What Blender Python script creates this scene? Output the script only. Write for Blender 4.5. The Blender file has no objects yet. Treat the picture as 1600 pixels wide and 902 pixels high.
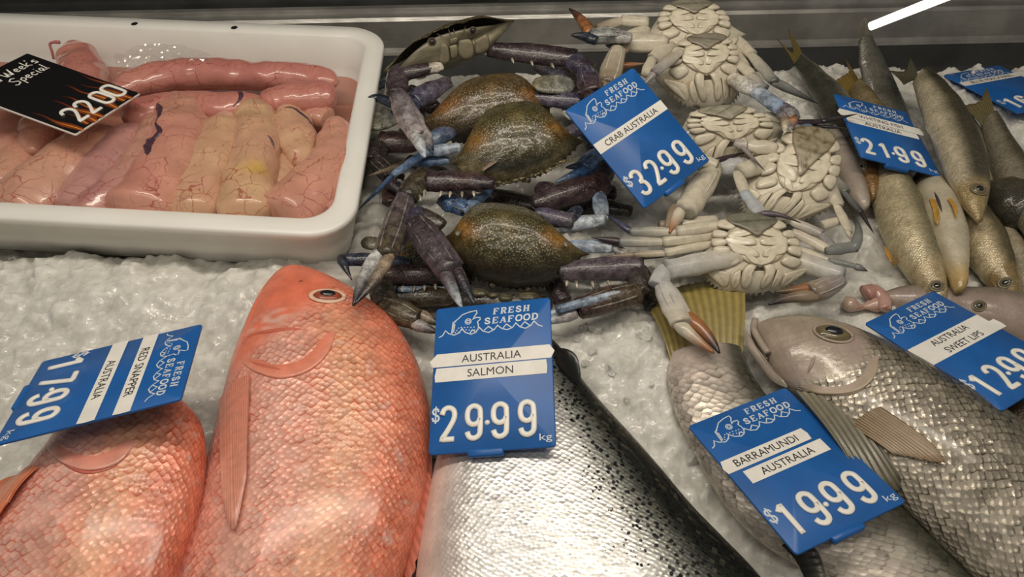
import bpy, math, random
from math import sin, cos, pi, radians, sqrt, exp
from mathutils import Vector, Matrix, noise
from mathutils.bvhtree import BVHTree

SC = bpy.context.scene
COL = SC.collection
V = Vector
random.seed(7)

# ---------------------------------------------------------------- camera
CAM_H, PITCH, FPX = 0.55, radians(49), 1074.5
cam_d = bpy.data.cameras.new('camera')
cam_d.sensor_width = 36.0
cam_d.lens = FPX / 1600 * 36.0
cam_d.clip_start = 0.01
cam = bpy.data.objects.new('camera', cam_d)
COL.objects.link(cam)
cam.location = (0, 0, CAM_H)
cam.rotation_euler = (pi / 2 - PITCH, 0, 0)
SC.camera = cam

# ---------------------------------------------------------------- world, lights, exposure
wd = bpy.data.worlds.new('world')
SC.world = wd
wd.use_nodes = True
wd.node_tree.nodes['Background'].inputs[0].default_value = (1.0, 0.93, 0.82, 1)
wd.node_tree.nodes['Background'].inputs[1].default_value = 0.16

def area(name, loc, rot, sx, sy, power, color):
    l = bpy.data.lights.new(name, 'AREA')
    l.shape = 'RECTANGLE'; l.size = sx; l.size_y = sy
    l.energy = power; l.color = color
    o = bpy.data.objects.new(name, l)
    COL.objects.link(o)
    o.location = loc; o.rotation_euler = rot
    return o

area('case_strip_light', (-0.05, 0.50, 1.02), (radians(4), 0, 0), 1.25, 0.07, 7.2, (1.0, 0.90, 0.76))
area('case_front_light', (-0.15, 0.02, 1.05), (radians(22), 0, 0), 1.2, 0.10, 2.0, (1.0, 0.91, 0.78))
SC.view_settings.view_transform = 'Standard'
SC.view_settings.look = 'None'
SC.view_settings.gamma = 1.0
SC.view_settings.use_curve_mapping = False
SC.view_settings.exposure = 0.0

# ---------------------------------------------------------------- pixel -> point at a height
def W(px, py, z=0.0):
    x = (px - 800) / FPX; y = (py - 451) / FPX
    d = V((x, cos(PITCH) - y * sin(PITCH), -sin(PITCH) - y * cos(PITCH)))
    return V((0, 0, CAM_H)) + d * ((z - CAM_H) / d.z)

def mpp(p):                     # metres per photo pixel at a point
    d = p - V((0, 0, CAM_H))
    return (d.y * cos(PITCH) - d.z * sin(PITCH)) / FPX

# ---------------------------------------------------------------- mesh builder
class M:
    def __init__(s):
        s.v = []; s.f = []; s.c = []; s.u = []; s.k = []
    def add(s, p, c=(1, 1, 1), u=(0, 0), k=0.0):
        s.v.append(V(p)); s.c.append(c); s.u.append(u); s.k.append(k)
        return len(s.v) - 1
    def rings(s, rings, closed=True, cap0=True, cap1=True):
        n = len(rings[0])
        for a, b in zip(rings, rings[1:]):
            for i in range(n if closed else n - 1):
                j = (i + 1) % n
                s.f.append((a[i], a[j], b[j], b[i]))
        for r, flag, rev in ((rings[0], cap0, True), (rings[-1], cap1, False)):
            if flag:
                p = sum((s.v[i] for i in r), V((0, 0, 0))) / n
                c = s.add(p, s.c[r[0]], s.u[r[0]], s.k[r[0]])
                for i in range(n):
                    j = (i + 1) % n
                    s.f.append((r[j], r[i], c) if rev else (r[i], r[j], c))
    def build(s, name, mat, parent=None, loc=None, local=False, smooth=True):
        me = bpy.data.meshes.new(name)
        off = V((0, 0, 0))
        if not local:
            if parent is not None: off = WORLD[parent.name]
            elif loc is not None: off = V(loc)
        me.from_pydata([tuple(p - off) for p in s.v], [], s.f)
        me.update()
        if smooth:
            me.polygons.foreach_set('use_smooth', [True] * len(me.polygons))
        a = me.attributes.new('Col', 'FLOAT_COLOR', 'POINT')
        a.data.foreach_set('color', [x for c in s.c for x in (c[0], c[1], c[2], 1.0)])
        a = me.attributes.new('Suv', 'FLOAT_VECTOR', 'POINT')
        a.data.foreach_set('vector', [x for u, k in zip(s.u, s.k) for x in (u[0], u[1], k)])
        me.materials.append(mat)
        o = bpy.data.objects.new(name, me)
        COL.objects.link(o)
        if parent is not None:
            o.parent = parent
        elif loc is not None:
            o.location = loc
        WORLD[o.name] = off if not local else V((0, 0, 0))
        return o
WORLD = {}

def tag(o, label=None, cat=None, group=None, kind=None):
    if label: o['label'] = label
    if cat: o['category'] = cat
    if group: o['group'] = group
    if kind: o['kind'] = kind
    return o

def thing(name, label, cat, loc, group=None, mat=None):
    o = bpy.data.objects.new(name, None)
    o.empty_display_size = 0.02
    COL.objects.link(o)
    if mat is not None: o.matrix_world = mat
    else: o.location = loc
    WORLD[o.name] = V(loc) if loc is not None else V((0, 0, 0))
    return tag(o, label, cat, group)

def lerp(a, b, t): return a + (b - a) * t
def mix(c, d, t): return tuple(a + (b - a) * t for a, b in zip(c, d))
def sstep(a, b, x):
    t = min(1, max(0, (x - a) / (b - a))); return t * t * (3 - 2 * t)

def catmull(pts, n):
    """n points along a smooth curve through pts, evenly spaced by length"""
    P = [pts[0] * 2 - pts[1]] + list(pts) + [pts[-1] * 2 - pts[-2]]
    out = []
    for i in range(1, len(P) - 2):
        p0, p1, p2, p3 = P[i - 1:i + 3]
        for k in range(12):
            t = k / 12
            out.append(0.5 * (2 * p1 + (p2 - p0) * t + (2 * p0 - 5 * p1 + 4 * p2 - p3) * t * t + (3 * p1 - p0 - 3 * p2 + p3) * t ** 3))
    out.append(P[-2].copy())
    d = [0]
    for a, b in zip(out, out[1:]): d.append(d[-1] + (b - a).length)
    res = []; j = 0
    for i in range(n):
        s = d[-1] * i / (n - 1)
        while j < len(d) - 2 and d[j + 1] < s: j += 1
        t = (s - d[j]) / max(1e-9, d[j + 1] - d[j])
        res.append(out[j].lerp(out[j + 1], min(1, t)))
    return res

def tube(m, pts, rad, up=V((0, 0, 1)), n=12, col=(1, 1, 1), flat=1.0, pw=1.0, k=0.0, cap=True):
    """loft along pts; rad: half width per point; flat: height / width; col: colour or function(t, angle)"""
    N = len(pts); rings = []; dist = 0
    for i, p in enumerate(pts):
        a = pts[max(0, i - 1)]; b = pts[min(N - 1, i + 1)]
        t = (b - a)
        t = t.normalized() if t.length > 1e-9 else V((1, 0, 0))
        sd = t.cross(up)
        if sd.length < 1e-4: sd = t.cross(V((0.3, 1, 0.2)))
        sd.normalize(); uu = sd.cross(t).normalized()
        if i: dist += (p - pts[i - 1]).length
        r = rad[i] if not callable(rad) else rad(i / (N - 1))
        fl = flat if not callable(flat) else flat(i / (N - 1))
        ring = []
        for j in range(n):
            th = 2 * pi * j / n
            cx, sx = cos(th), sin(th)
            if pw != 1.0:
                cx = math.copysign(abs(cx) ** pw, cx); sx = math.copysign(abs(sx) ** pw, sx)
            q = p + sd * (r * cx) + uu * (r * fl * sx)
            c = col(i / (N - 1), th) if callable(col) else col
            ring.append(m.add(q, c, (dist, r * th), k))
        rings.append(ring)
    m.rings(rings, True, cap, cap)

def bulge_tube(m, a, b, w0, w1, up=V((0, 0, 1)), c0=(1, 1, 1), c1=None, flat=0.75, bulge=0.18, n=10, st=9, bend=None, endr=0.55, pw=0.9):
    """one limb segment from a to b, swelling in the middle and rounded at the joints"""
    c1 = c1 or c0
    pts = []; rad = []
    for i in range(st):
        t = i / (st - 1)
        e = min(1.0, sqrt(max(0.0, 1 - (2 * t - 1) ** 6)) * (1 - endr) + endr) if 0 < i < st - 1 else endr * 0.75
        p = a.lerp(b, t)
        if bend is not None: p = p + bend * sin(pi * t)
        pts.append(p)
        rad.append(lerp(w0, w1, t) * (1 + bulge * sin(pi * t)) * e)
    tube(m, pts, rad, up, n, lambda t, th: mix(c0, c1, t), flat, pw)

def spike(m, a, b, w0, up=V((0, 0, 1)), c0=(1, 1, 1), c1=None, flat=0.8, n=9, st=10, bend=None, p=0.8):
    """a pointed limb: dactyl or claw finger"""
    c1 = c1 or c0
    pts = []; rad = []
    for i in range(st):
        t = i / (st - 1)
        q = a.lerp(b, t)
        if bend is not None: q = q + bend * sin(pi * t)
        pts.append(q); rad.append(w0 * (max(0.03, (1 - t)) ** p) * (0.8 + 0.35 * min(1, t * 4)))
    tube(m, pts, rad, up, n, lambda t, th: mix(c0, c1, sstep(0.25, 0.95, t)), flat)

def pillow(m, outline, nrm, h, hb=0.0, rings=7, col=(1, 1, 1), center=None, pw=0.5, bump=None, k=0.0):
    """a rounded cushion on a star-shaped outline (world points), swelling h along nrm and hb below"""
    c = center or sum(outline, V((0, 0, 0))) / len(outline)
    n = len(outline)
    for sgn, hh in ((1, h), (-1, hb)):
        if hh == 0: continue
        R = []
        for i in range(rings, 0, -1):
            r = i / rings
            ring = []
            for j, p in enumerate(outline):
                q = c + (p - c) * r
                z = hh * max(0.0, 1 - r ** 2.2) ** pw
                if bump and sgn > 0: z += bump(q, r)
                cc = col(q, r, j / n) if callable(col) else col
                d = q - c
                ring.append(m.add(q + nrm * (z * sgn), cc, ((q - c).x, (q - c).y), k))
            R.append(ring)
        if sgn > 0:
            m.rings(R, True, False, False)
        else:
            m.rings([r[::-1] for r in R], True, False, False)
        z = hh + (bump(c, 0.0) if bump and sgn > 0 else 0)
        ci = m.add(c + nrm * (z * sgn), col(c, 0.0, 0) if callable(col) else col, (0, 0), k)
        last = R[-1] if sgn > 0 else R[-1][::-1]
        for i in range(n): m.f.append((last[i], last[(i + 1) % n], ci))

def box(m, lo, hi, col=(1, 1, 1), X=None):
    X = X or (lambda p: p)
    x0, y0, z0 = lo; x1, y1, z1 = hi
    i = [m.add(X(V(p)), col, (p[0], p[1])) for p in ((x0, y0, z0), (x1, y0, z0), (x1, y1, z0), (x0, y1, z0), (x0, y0, z1), (x1, y0, z1), (x1, y1, z1), (x0, y1, z1))]
    for f in ((3, 2, 1, 0), (4, 5, 6, 7), (0, 1, 5, 4), (1, 2, 6, 5), (2, 3, 7, 6), (3, 0, 4, 7)):
        m.f.append(tuple(i[a] for a in f))

# ---------------------------------------------------------------- materials
class NT:
    def __init__(s, name):
        s.m = bpy.data.materials.new(name); s.m.use_nodes = True
        s.t = s.m.node_tree; s.b = s.t.nodes['Principled BSDF']
    def n(s, typ, **kw):
        x = s.t.nodes.new(typ)
        for a, b in kw.items(): setattr(x, a, b)
        return x
    def l(s, a, b): s.t.links.new(a, b)
    def val(s, sock, v):
        if hasattr(v, 'links') or isinstance(v, bpy.types.NodeSocket): s.l(v, sock)
        else: sock.default_value = v
    def math(s, op, a, b=0.0, c=None, clamp=False):
        x = s.n('ShaderNodeMath', operation=op); x.use_clamp = clamp
        s.val(x.inputs[0], a); s.val(x.inputs[1], b)
        if c is not None: s.val(x.inputs[2], c)
        return x.outputs[0]
    def mixc(s, fac, a, b, mode='MIX'):
        x = s.n('ShaderNodeMix', data_type='RGBA', blend_type=mode)
        s.val(x.inputs[0], fac)
        for k, v in ((6, a), (7, b)):
            if isinstance(v, tuple): x.inputs[k].default_value = (v[0], v[1], v[2], 1)
            else: s.l(v, x.inputs[k])
        return x.outputs[2]
    def attr(s, name, out):
        return s.n('ShaderNodeAttribute', attribute_name=name).outputs[out]
    def noise(s, vec, scale, detail=3, rough=0.55):
        x = s.n('ShaderNodeTexNoise'); x.inputs['Scale'].default_value = scale
        x.inputs['Detail'].default_value = detail; x.inputs['Roughness'].default_value = rough
        if vec is not None: s.l(vec, x.inputs['Vector'])
        return x
    def ramp(s, fac, a, b, lo=0.0, hi=1.0):
        x = s.n('ShaderNodeMapRange'); x.interpolation_type = 'SMOOTHSTEP'
        s.val(x.inputs[0], fac)
        for i, v in ((1, a), (2, b), (3, lo), (4, hi)): x.inputs[i].default_value = v
        return x.outputs[0]
    def bump(s, h, strength=0.5, dist=0.001, prev=None):
        x = s.n('ShaderNodeBump'); x.inputs['Strength'].default_value = strength
        x.inputs['Distance'].default_value = dist
        s.l(h, x.inputs['Height'])
        if prev is not None: s.l(prev, x.inputs['Normal'])
        return x.outputs[0]
    def obj(s): return s.n('ShaderNodeTexCoord').outputs['Object']
    def set(s, **kw):
        for k, v in kw.items():
            k = k.replace('_', ' ')
            if k in s.b.inputs:
                sock = s.b.inputs[k]
                if isinstance(v, tuple): sock.default_value = (v[0], v[1], v[2], 1) if len(sock.default_value) == 4 else v
                elif isinstance(v, (int, float)): sock.default_value = v
                else: s.l(v, sock)
        return s.m

def plain(name, base, rough=0.4, metal=0.0, **kw):
    t = NT(name)
    return t.set(Base_Color=base, Roughness=rough, Metallic=metal, **kw)

def wobbly(name, base, rough, scale, amt, bump=0.0, dist=0.0005, metal=0.0, **kw):
    """plain colour with a little unevenness"""
    t = NT(name); o = t.obj()
    nz = t.noise(o, scale, 4)
    c = t.mixc(t.ramp(nz.outputs[0], 0.3, 0.7), tuple(x * (1 - amt) for x in base), tuple(min(1, x * (1 + amt)) for x in base))
    if bump: t.set(Normal=t.bump(t.noise(o, scale * 4, 4).outputs[0], bump, dist))
    return t.set(Base_Color=c, Roughness=rough, Metallic=metal, **kw)

def shell_mat(name, rough, dots=0.0, dotscale=500, grain=900, gb=0.35, mott=0.35, coat=0.3, dotcol=(0.5, 0.45, 0.3), speck=0.0):
    """crab shell: the vertex colour mottled, grained and wet"""
    t = NT(name); o = t.obj()
    c = t.attr('Col', 'Color')
    nz = t.noise(o, 120, 5, 0.65)
    if speck:
        sn = t.noise(o, 330, 3, 0.7)
        c = t.mixc(t.math('MULTIPLY', t.ramp(sn.outputs[0], 0.56, 0.70), speck), c, (0.36, 0.33, 0.30))
    c = t.mixc(1.0, c, t.mixc(t.ramp(nz.outputs[0], 0.3, 0.72), (1 - mott,) * 3, (1 + mott,) * 3), 'MULTIPLY')
    vo = t.n('ShaderNodeTexVoronoi'); vo.inputs['Scale'].default_value = dotscale; t.l(o, vo.inputs['Vector'])
    if dots:
        k = t.n('ShaderNodeSeparateXYZ'); t.l(t.attr('Suv', 'Vector'), k.inputs[0])
        dm = t.math('MULTIPLY', t.ramp(vo.outputs['Distance'], 0.22, 0.42, 1, 0), k.outputs[2])
        dm = t.math('MULTIPLY', dm, dots, clamp=True)
        c = t.mixc(dm, c, dotcol)
    g = t.noise(o, grain, 2)
    h = t.math('ADD', g.outputs[0], t.math('MULTIPLY', vo.outputs['Distance'], -0.5 if dots else 0.0))
    rr = t.ramp(t.noise(o, 60, 3).outputs[0], 0.35, 0.65, rough * 0.7, rough * 1.6)
    t.set(Normal=t.bump(h, gb, 0.0012))
    return t.set(Base_Color=c, Roughness=rr, Coat_Weight=coat, Coat_Roughness=0.15, Specular_IOR_Level=0.5)

def scale_mat(name, su, sv, rough=0.3, metal=0.3, var=0.25, edge=0.6, bump=0.6, dist=0.0012, edgecol=None, spots=None, rand=0.3, sheen=None, edgew=(0.30, 0.5)):
    """fish skin: rows of overlapping scales laid along the body (Suv in metres, k = how scaly)"""
    t = NT(name)
    uv = t.attr('Suv', 'Vector')
    sp = t.n('ShaderNodeSeparateXYZ'); t.l(uv, sp.inputs[0])
    dn = t.noise(t.obj(), 22, 2)
    u = t.math('DIVIDE', sp.outputs[0], su * 1.0); v = t.math('DIVIDE', sp.outputs[1], sv)
    u = t.math('ADD', u, t.math('MULTIPLY', dn.outputs[0], 1.6))
    a = t.math('MULTIPLY', t.math('ADD', u, v), 0.5); b = t.math('MULTIPLY', t.math('SUBTRACT', u, v), 0.5)
    cb = t.n('ShaderNodeCombineXYZ'); t.l(a, cb.inputs[0]); t.l(b, cb.inputs[1])
    vo = t.n('ShaderNodeTexVoronoi', voronoi_dimensions='2D'); vo.inputs['Scale'].default_value = 1.0
    vo.inputs['Randomness'].default_value = rand
    t.l(cb.outputs[0], vo.inputs['Vector'])
    df = t.n('ShaderNodeVectorMath', operation='SUBTRACT'); t.l(cb.outputs[0], df.inputs[0]); t.l(vo.outputs['Position'], df.inputs[1])
    ds = t.n('ShaderNodeSeparateXYZ'); t.l(df.outputs[0], ds.inputs[0])
    ru = t.math('ADD', ds.outputs[0], ds.outputs[1])            # place along the scale, about -0.5 .. 0.5
    sc = t.n('ShaderNodeSeparateColor'); t.l(vo.outputs['Color'], sc.inputs[0])
    k = sp.outputs[2]
    c = t.attr('Col', 'Color')
    nz = t.noise(t.obj(), 45, 4, 0.6)
    c = t.mixc(1.0, c, t.mixc(t.ramp(nz.outputs[0], 0.3, 0.7), (0.86,) * 3, (1.12,) * 3), 'MULTIPLY')
    vv = t.math('MULTIPLY', t.math('SUBTRACT', sc.outputs[0], 0.5), t.math('MULTIPLY', k, var * 2))
    c = t.mixc(1.0, c, t.n('ShaderNodeCombineColor').outputs[0], 'MULTIPLY') if False else c
    br = t.n('ShaderNodeHueSaturation'); t.l(c, br.inputs['Color']); t.l(t.math('ADD', 1.0, vv), br.inputs['Value'])
    c = br.outputs[0]
    em = t.math('MULTIPLY', t.ramp(vo.outputs['Distance'], edgew[0], edgew[1]), t.math('MULTIPLY', k, edge))
    em = t.math('MULTIPLY', em, t.math('MULTIPLY', t.ramp(ru, -0.25, 0.35, 0.12, 1.0), t.ramp(t.noise(t.obj(), 38, 2).outputs[0], 0.3, 0.65, 0.35, 1.25)), clamp=True)
    dark = t.mixc(1.0, c, edgecol or (0.35, 0.33, 0.3), 'MULTIPLY')
    c = t.mixc(em, c, dark)
    if sheen:
        gm = t.math('MULTIPLY', t.ramp(t.noise(t.obj(), 70, 4, 0.7).outputs[0], 0.50, 0.72), t.ramp(sc.outputs[2], 0.2, 0.9, 0.25, 1.0))
        c = t.mixc(t.math('MULTIPLY', gm, t.math('MULTIPLY', k, sheen[0])), c, sheen[1])  # pale mucus patches and glints painted into the scale colour
    if spots:
        nn = t.n('ShaderNodeTexVoronoi'); nn.inputs['Scale'].default_value = spots[0]; t.l(t.obj(), nn.inputs['Vector'])
        wob = t.noise(t.obj(), spots[0] * 1.3, 3)
        al = t.n('ShaderNodeAttribute', attribute_name='Spot').outputs['Fac']
        dd = t.math('ADD', nn.outputs['Distance'], t.math('MULTIPLY', wob.outputs[0], 0.8))
        sm = t.ramp(t.math('SUBTRACT', t.math('ADD', 0.36, t.math('MULTIPLY', al, 0.42)), dd), -0.05, 0.05)
        c = t.mixc(t.math('MULTIPLY', sm, t.ramp(al, 0.0, 0.15)), c, spots[1])
        gl = t.math('MULTIPLY', t.ramp(sc.outputs[1], 0.80, 0.95), t.math('MULTIPLY', al, 0.14))
        c = t.mixc(gl, c, (0.50, 0.46, 0.30))  # gold glints painted on random scales of the spotted back
    h = t.math('ADD', t.math('MULTIPLY', vo.outputs['Distance'], -0.8), t.math('MULTIPLY', ru, 0.55))
    h = t.math('ADD', h, t.math('MULTIPLY', t.math('SUBTRACT', sc.outputs[1], 0.5), t.math('MULTIPLY', ds.outputs[0], 1.2)))
    h = t.math('MULTIPLY', h, k)
    h = t.math('ADD', h, t.math('MULTIPLY', t.noise(t.obj(), 300, 3).outputs[0], 0.16))
    rr = t.math('ADD', rough, t.math('MULTIPLY', t.math('SUBTRACT', sc.outputs[2], 0.5), 0.16))
    t.set(Normal=t.bump(h, bump, dist))
    return t.set(Base_Color=c, Roughness=rr, Metallic=t.math('MULTIPLY', k, metal), Coat_Weight=0.25, Coat_Roughness=0.12)

def fin_mat(name, rough=0.35):
    t = NT(name)
    c = t.attr('Col', 'Color')
    nz = t.noise(t.obj(), 150, 3)
    c = t.mixc(1.0, c, t.mixc(nz.outputs[0], (0.7,) * 3, (1.25,) * 3), 'MULTIPLY')
    return t.set(Base_Color=c, Roughness=rough, Coat_Weight=0.2, Coat_Roughness=0.15)

def roe_mat():
    t = NT('roe_skin')
    uv = t.attr('Suv', 'Vector'); o = t.obj()
    c = t.attr('Col', 'Color')
    nz = t.noise(o, 30, 3)
    c = t.mixc(1.0, c, t.mixc(t.ramp(nz.outputs[0], 0.3, 0.7), (0.9, 0.86, 0.84), (1.07, 1.06, 1.03)), 'MULTIPLY')
    dn = t.noise(o, 60, 3)
    va = t.n('ShaderNodeVectorMath', operation='MULTIPLY_ADD'); t.l(dn.outputs['Color'], va.inputs[0])
    va.inputs[1].default_value = (0.012, 0.012, 0.012); t.l(o, va.inputs[2])
    fac = None
    for scale, wd_, lo, hi, ns in ((42, 0.030, 0.38, 0.58, 26), (95, 0.028, 0.44, 0.62, 40)):
        vo = t.n('ShaderNodeTexVoronoi', feature='DISTANCE_TO_EDGE'); vo.inputs['Scale'].default_value = scale
        t.l(va.outputs[0], vo.inputs['Vector'])
        line = t.ramp(vo.outputs['Distance'], 0.0, wd_, 1, 0)
        msk = t.ramp(t.noise(o, ns, 2).outputs[0], lo, hi)
        q = t.math('MULTIPLY', line, msk)
        fac = q if fac is None else t.math('MAXIMUM', fac, q)
    c = t.mixc(t.math('MULTIPLY', fac, 0.75), c, (0.30, 0.03, 0.028))
    t.set(Normal=t.bump(t.math('SUBTRACT', t.noise(o, 90, 4).outputs[0], t.math('MULTIPLY', fac, 0.25)), 0.25, 0.0015))
    return t.set(Base_Color=c, Roughness=0.28, Subsurface_Weight=0.12, Subsurface_Radius=(0.012, 0.004, 0.003), Subsurface_Scale=0.6, Coat_Weight=0.5, Coat_Roughness=0.08)

def ice_mat():
    t = NT('crushed_ice'); o = t.obj()
    nz = t.noise(o, 55, 4, 0.6)
    c = t.mixc(t.ramp(nz.outputs[0], 0.3, 0.7), (0.56, 0.55, 0.505), (0.74, 0.735, 0.69))
    vo = t.n('ShaderNodeTexVoronoi'); vo.inputs['Scale'].default_value = 210; t.l(o, vo.inputs['Vector'])
    h = t.math('ADD', t.math('MULTIPLY', vo.outputs['Distance'], 0.5), t.math('MULTIPLY', t.noise(o, 330, 3).outputs[0], 0.6))
    t.set(Normal=t.bump(h, 0.30, 0.0014))
    rr = t.ramp(t.noise(o, 240, 2).outputs[0], 0.40, 0.60, 0.06, 0.45)
    return t.set(Base_Color=c, Roughness=rr, Subsurface_Weight=0.55, Subsurface_Radius=(0.010, 0.011, 0.011), Subsurface_Scale=1.0, Specular_IOR_Level=0.45)

MAT = {}
MAT['white_plastic'] = wobbly('white_plastic', (0.84, 0.825, 0.775), 0.32, 14, 0.03, 0.05, Subsurface_Weight=0.35, Subsurface_Radius=(0.03, 0.026, 0.022), Subsurface_Scale=1.0)
MAT['blue_card'] = wobbly('blue_card', (0.017, 0.118, 0.40), 0.33, 25, 0.10, 0.04, Specular_IOR_Level=0.35)
MAT['white_print'] = plain('white_print', (0.62, 0.68, 0.74), 0.45)
MAT['tape'] = wobbly('name_tape', (0.82, 0.80, 0.75), 0.5, 60, 0.06, 0.08)
MAT['ink'] = plain('black_ink', (0.02, 0.02, 0.025), 0.5)
MAT['digit'] = wobbly('white_digit', (0.86, 0.84, 0.78), 0.3, 60, 0.05)
MAT['black_card'] = plain('black_card', (0.008, 0.008, 0.009), 0.3)
MAT['steel'] = None
MAT['dark'] = wobbly('dark_backing', (0.010, 0.012, 0.014), 0.35, 8, 0.5)
MAT['ice'] = ice_mat()
MAT['roe'] = roe_mat()
MAT['shell'] = shell_mat('dark_crab_shell', 0.26, dots=0.85, dotscale=430, grain=700, gb=0.5)
MAT['limb'] = shell_mat('crab_limb_shell', 0.26, grain=420, gb=0.6, mott=0.55, speck=0.30)
MAT['pale'] = shell_mat('pale_crab_shell', 0.32, grain=260, gb=0.12, mott=0.12, coat=0.2)
MAT['fin'] = fin_mat('fish_fin')
MAT['eye'] = plain('fish_eye', (0.01, 0.012, 0.016), 0.06, Coat_Weight=0.6)
MAT['redskin'] = scale_mat('red_snapper_skin', 0.0034, 0.0030, 0.30, 0.05, 0.16, 0.75, 0.6, 0.0012, edgecol=(0.80, 0.36, 0.26), rand=0.5, sheen=(0.55, (0.80, 0.62, 0.56)))
MAT['salmonskin'] = scale_mat('salmon_skin', 0.0024, 0.0026, 0.34, 0.55, 0.12, 0.32, 0.5, 0.0008, edgecol=(0.55, 0.55, 0.55), spots=(230, (0.012, 0.012, 0.014)))
MAT['barraskin'] = scale_mat('barramundi_skin', 0.0038, 0.0042, 0.34, 0.28, 0.22, 0.6, 0.35, 0.0012, rand=0.55)
MAT['silverskin'] = scale_mat('sweetlips_skin', 0.0040, 0.0036, 0.28, 0.38, 0.30, 1.0, 1.0, 0.0018, edgecol=(0.26, 0.24, 0.20), rand=0.42)
MAT['whitingskin'] = scale_mat('whiting_skin', 0.0016, 0.0016, 0.30, 0.14, 0.18, 0.3, 0.5, 0.0008)
def _steel():
    t = NT('brushed_steel'); o = t.obj()
    mp = t.n('ShaderNodeMapping'); mp.inputs['Scale'].default_value = (2, 60, 60); t.l(o, mp.inputs[0])
    nz = t.noise(mp.outputs[0], 12, 3)
    c = t.mixc(t.ramp(t.noise(o, 18, 4).outputs[0], 0.35, 0.7), (0.28, 0.275, 0.26), (0.40, 0.39, 0.365))
    return t.set(Base_Color=c, Metallic=0.7, Roughness=t.ramp(nz.outputs[0], 0.3, 0.7, 0.35, 0.55))
MAT['steel'] = _steel()
MAT['shaded_steel'] = wobbly('shaded_steel', (0.022, 0.024, 0.024), 0.45, 14, 0.35)  # steel with its shade and dark reflections put into the colour
def _film():
    t = NT('clear_film')
    tr = t.n('ShaderNodeBsdfTransparent'); gl = t.n('ShaderNodeBsdfGlossy'); gl.inputs['Roughness'].default_value = 0.12
    gl.inputs['Color'].default_value = (0.9, 0.88, 0.85, 1)
    mx = t.n('ShaderNodeMixShader'); mx.inputs[0].default_value = 0.16
    t.l(tr.outputs[0], mx.inputs[1]); t.l(gl.outputs[0], mx.inputs[2])
    t.l(mx.outputs[0], t.t.nodes['Material Output'].inputs['Surface'])
    return t.m
MAT['film'] = _film()
def _streak():
    t = NT('glowing_streak')
    return t.set(Base_Color=(1, 1, 1), Emission_Color=(1.0, 0.95, 0.86), Emission_Strength=1.6)  # glow standing in for a reflection in the front glass
MAT['tube'] = _streak()

# ---------------------------------------------------------------- the case: pan, back wall, steel ledge
m = M(); box(m, (-1.2, -0.1, -0.06), (1.3, 1.12, -0.05)); 
tag(m.build('floor', MAT['steel'], loc=(0, 0.5, -0.05), smooth=False), kind='structure')
m = M(); box(m, (-1.6, 1.30, -0.06), (1.7, 1.32, 0.9))
tag(m.build('wall_back', MAT['dark'], loc=(0, 1.30, 0)), kind='structure')

def rail(prof, name, mat):
    """stepped steel ledge along the back: a profile (y, z) swept across the case"""
    m = M()
    pr = prof
    rows = []
    for x in (-1.3, -0.6, 0.0, 0.6, 1.4):
        rows.append([m.add((x, y + 0.04 * x, z), (1, 1, 1), (x, y)) for y, z in pr])
    m.rings(rows, False, False, False)
    return tag(m.build(name, mat, loc=(0, 1.0, 0), smooth=False), kind='structure')
rail([(0.905, -0.05), (0.935, -0.030), (0.951, -0.004), (0.952, -0.002)], 'trim_3', MAT['shaded_steel'])  # shade of the recess under the lip painted into the steel
rail([(0.952, -0.002), (0.954, 0.002), (0.957, 0.001), (0.960, 0.006), (0.964, 0.046), (0.968, 0.050), (0.984, 0.0505), (0.986, 0.0555), (0.994, 0.0557)], 'trim_1', MAT['steel'])
rail([(0.994, 0.0557), (1.010, 0.056), (1.012, 0.061), (1.030, 0.0612), (1.032, 0.054), (1.34, 0.050), (1.34, -0.05)], 'trim_2', MAT['shaded_steel'])  # black reflection on the ledge top put into the steel colour

# black post and shapes standing behind the ledge
def post(name, label, cat, x0, x1, y, z0, z1, mat):
    m = M(); box(m, (x0, y, z0), (x1, y + 0.03, z1))
    return tag(m.build(name, mat, loc=((x0 + x1) / 2, y, z0), smooth=False), label, cat)

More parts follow.
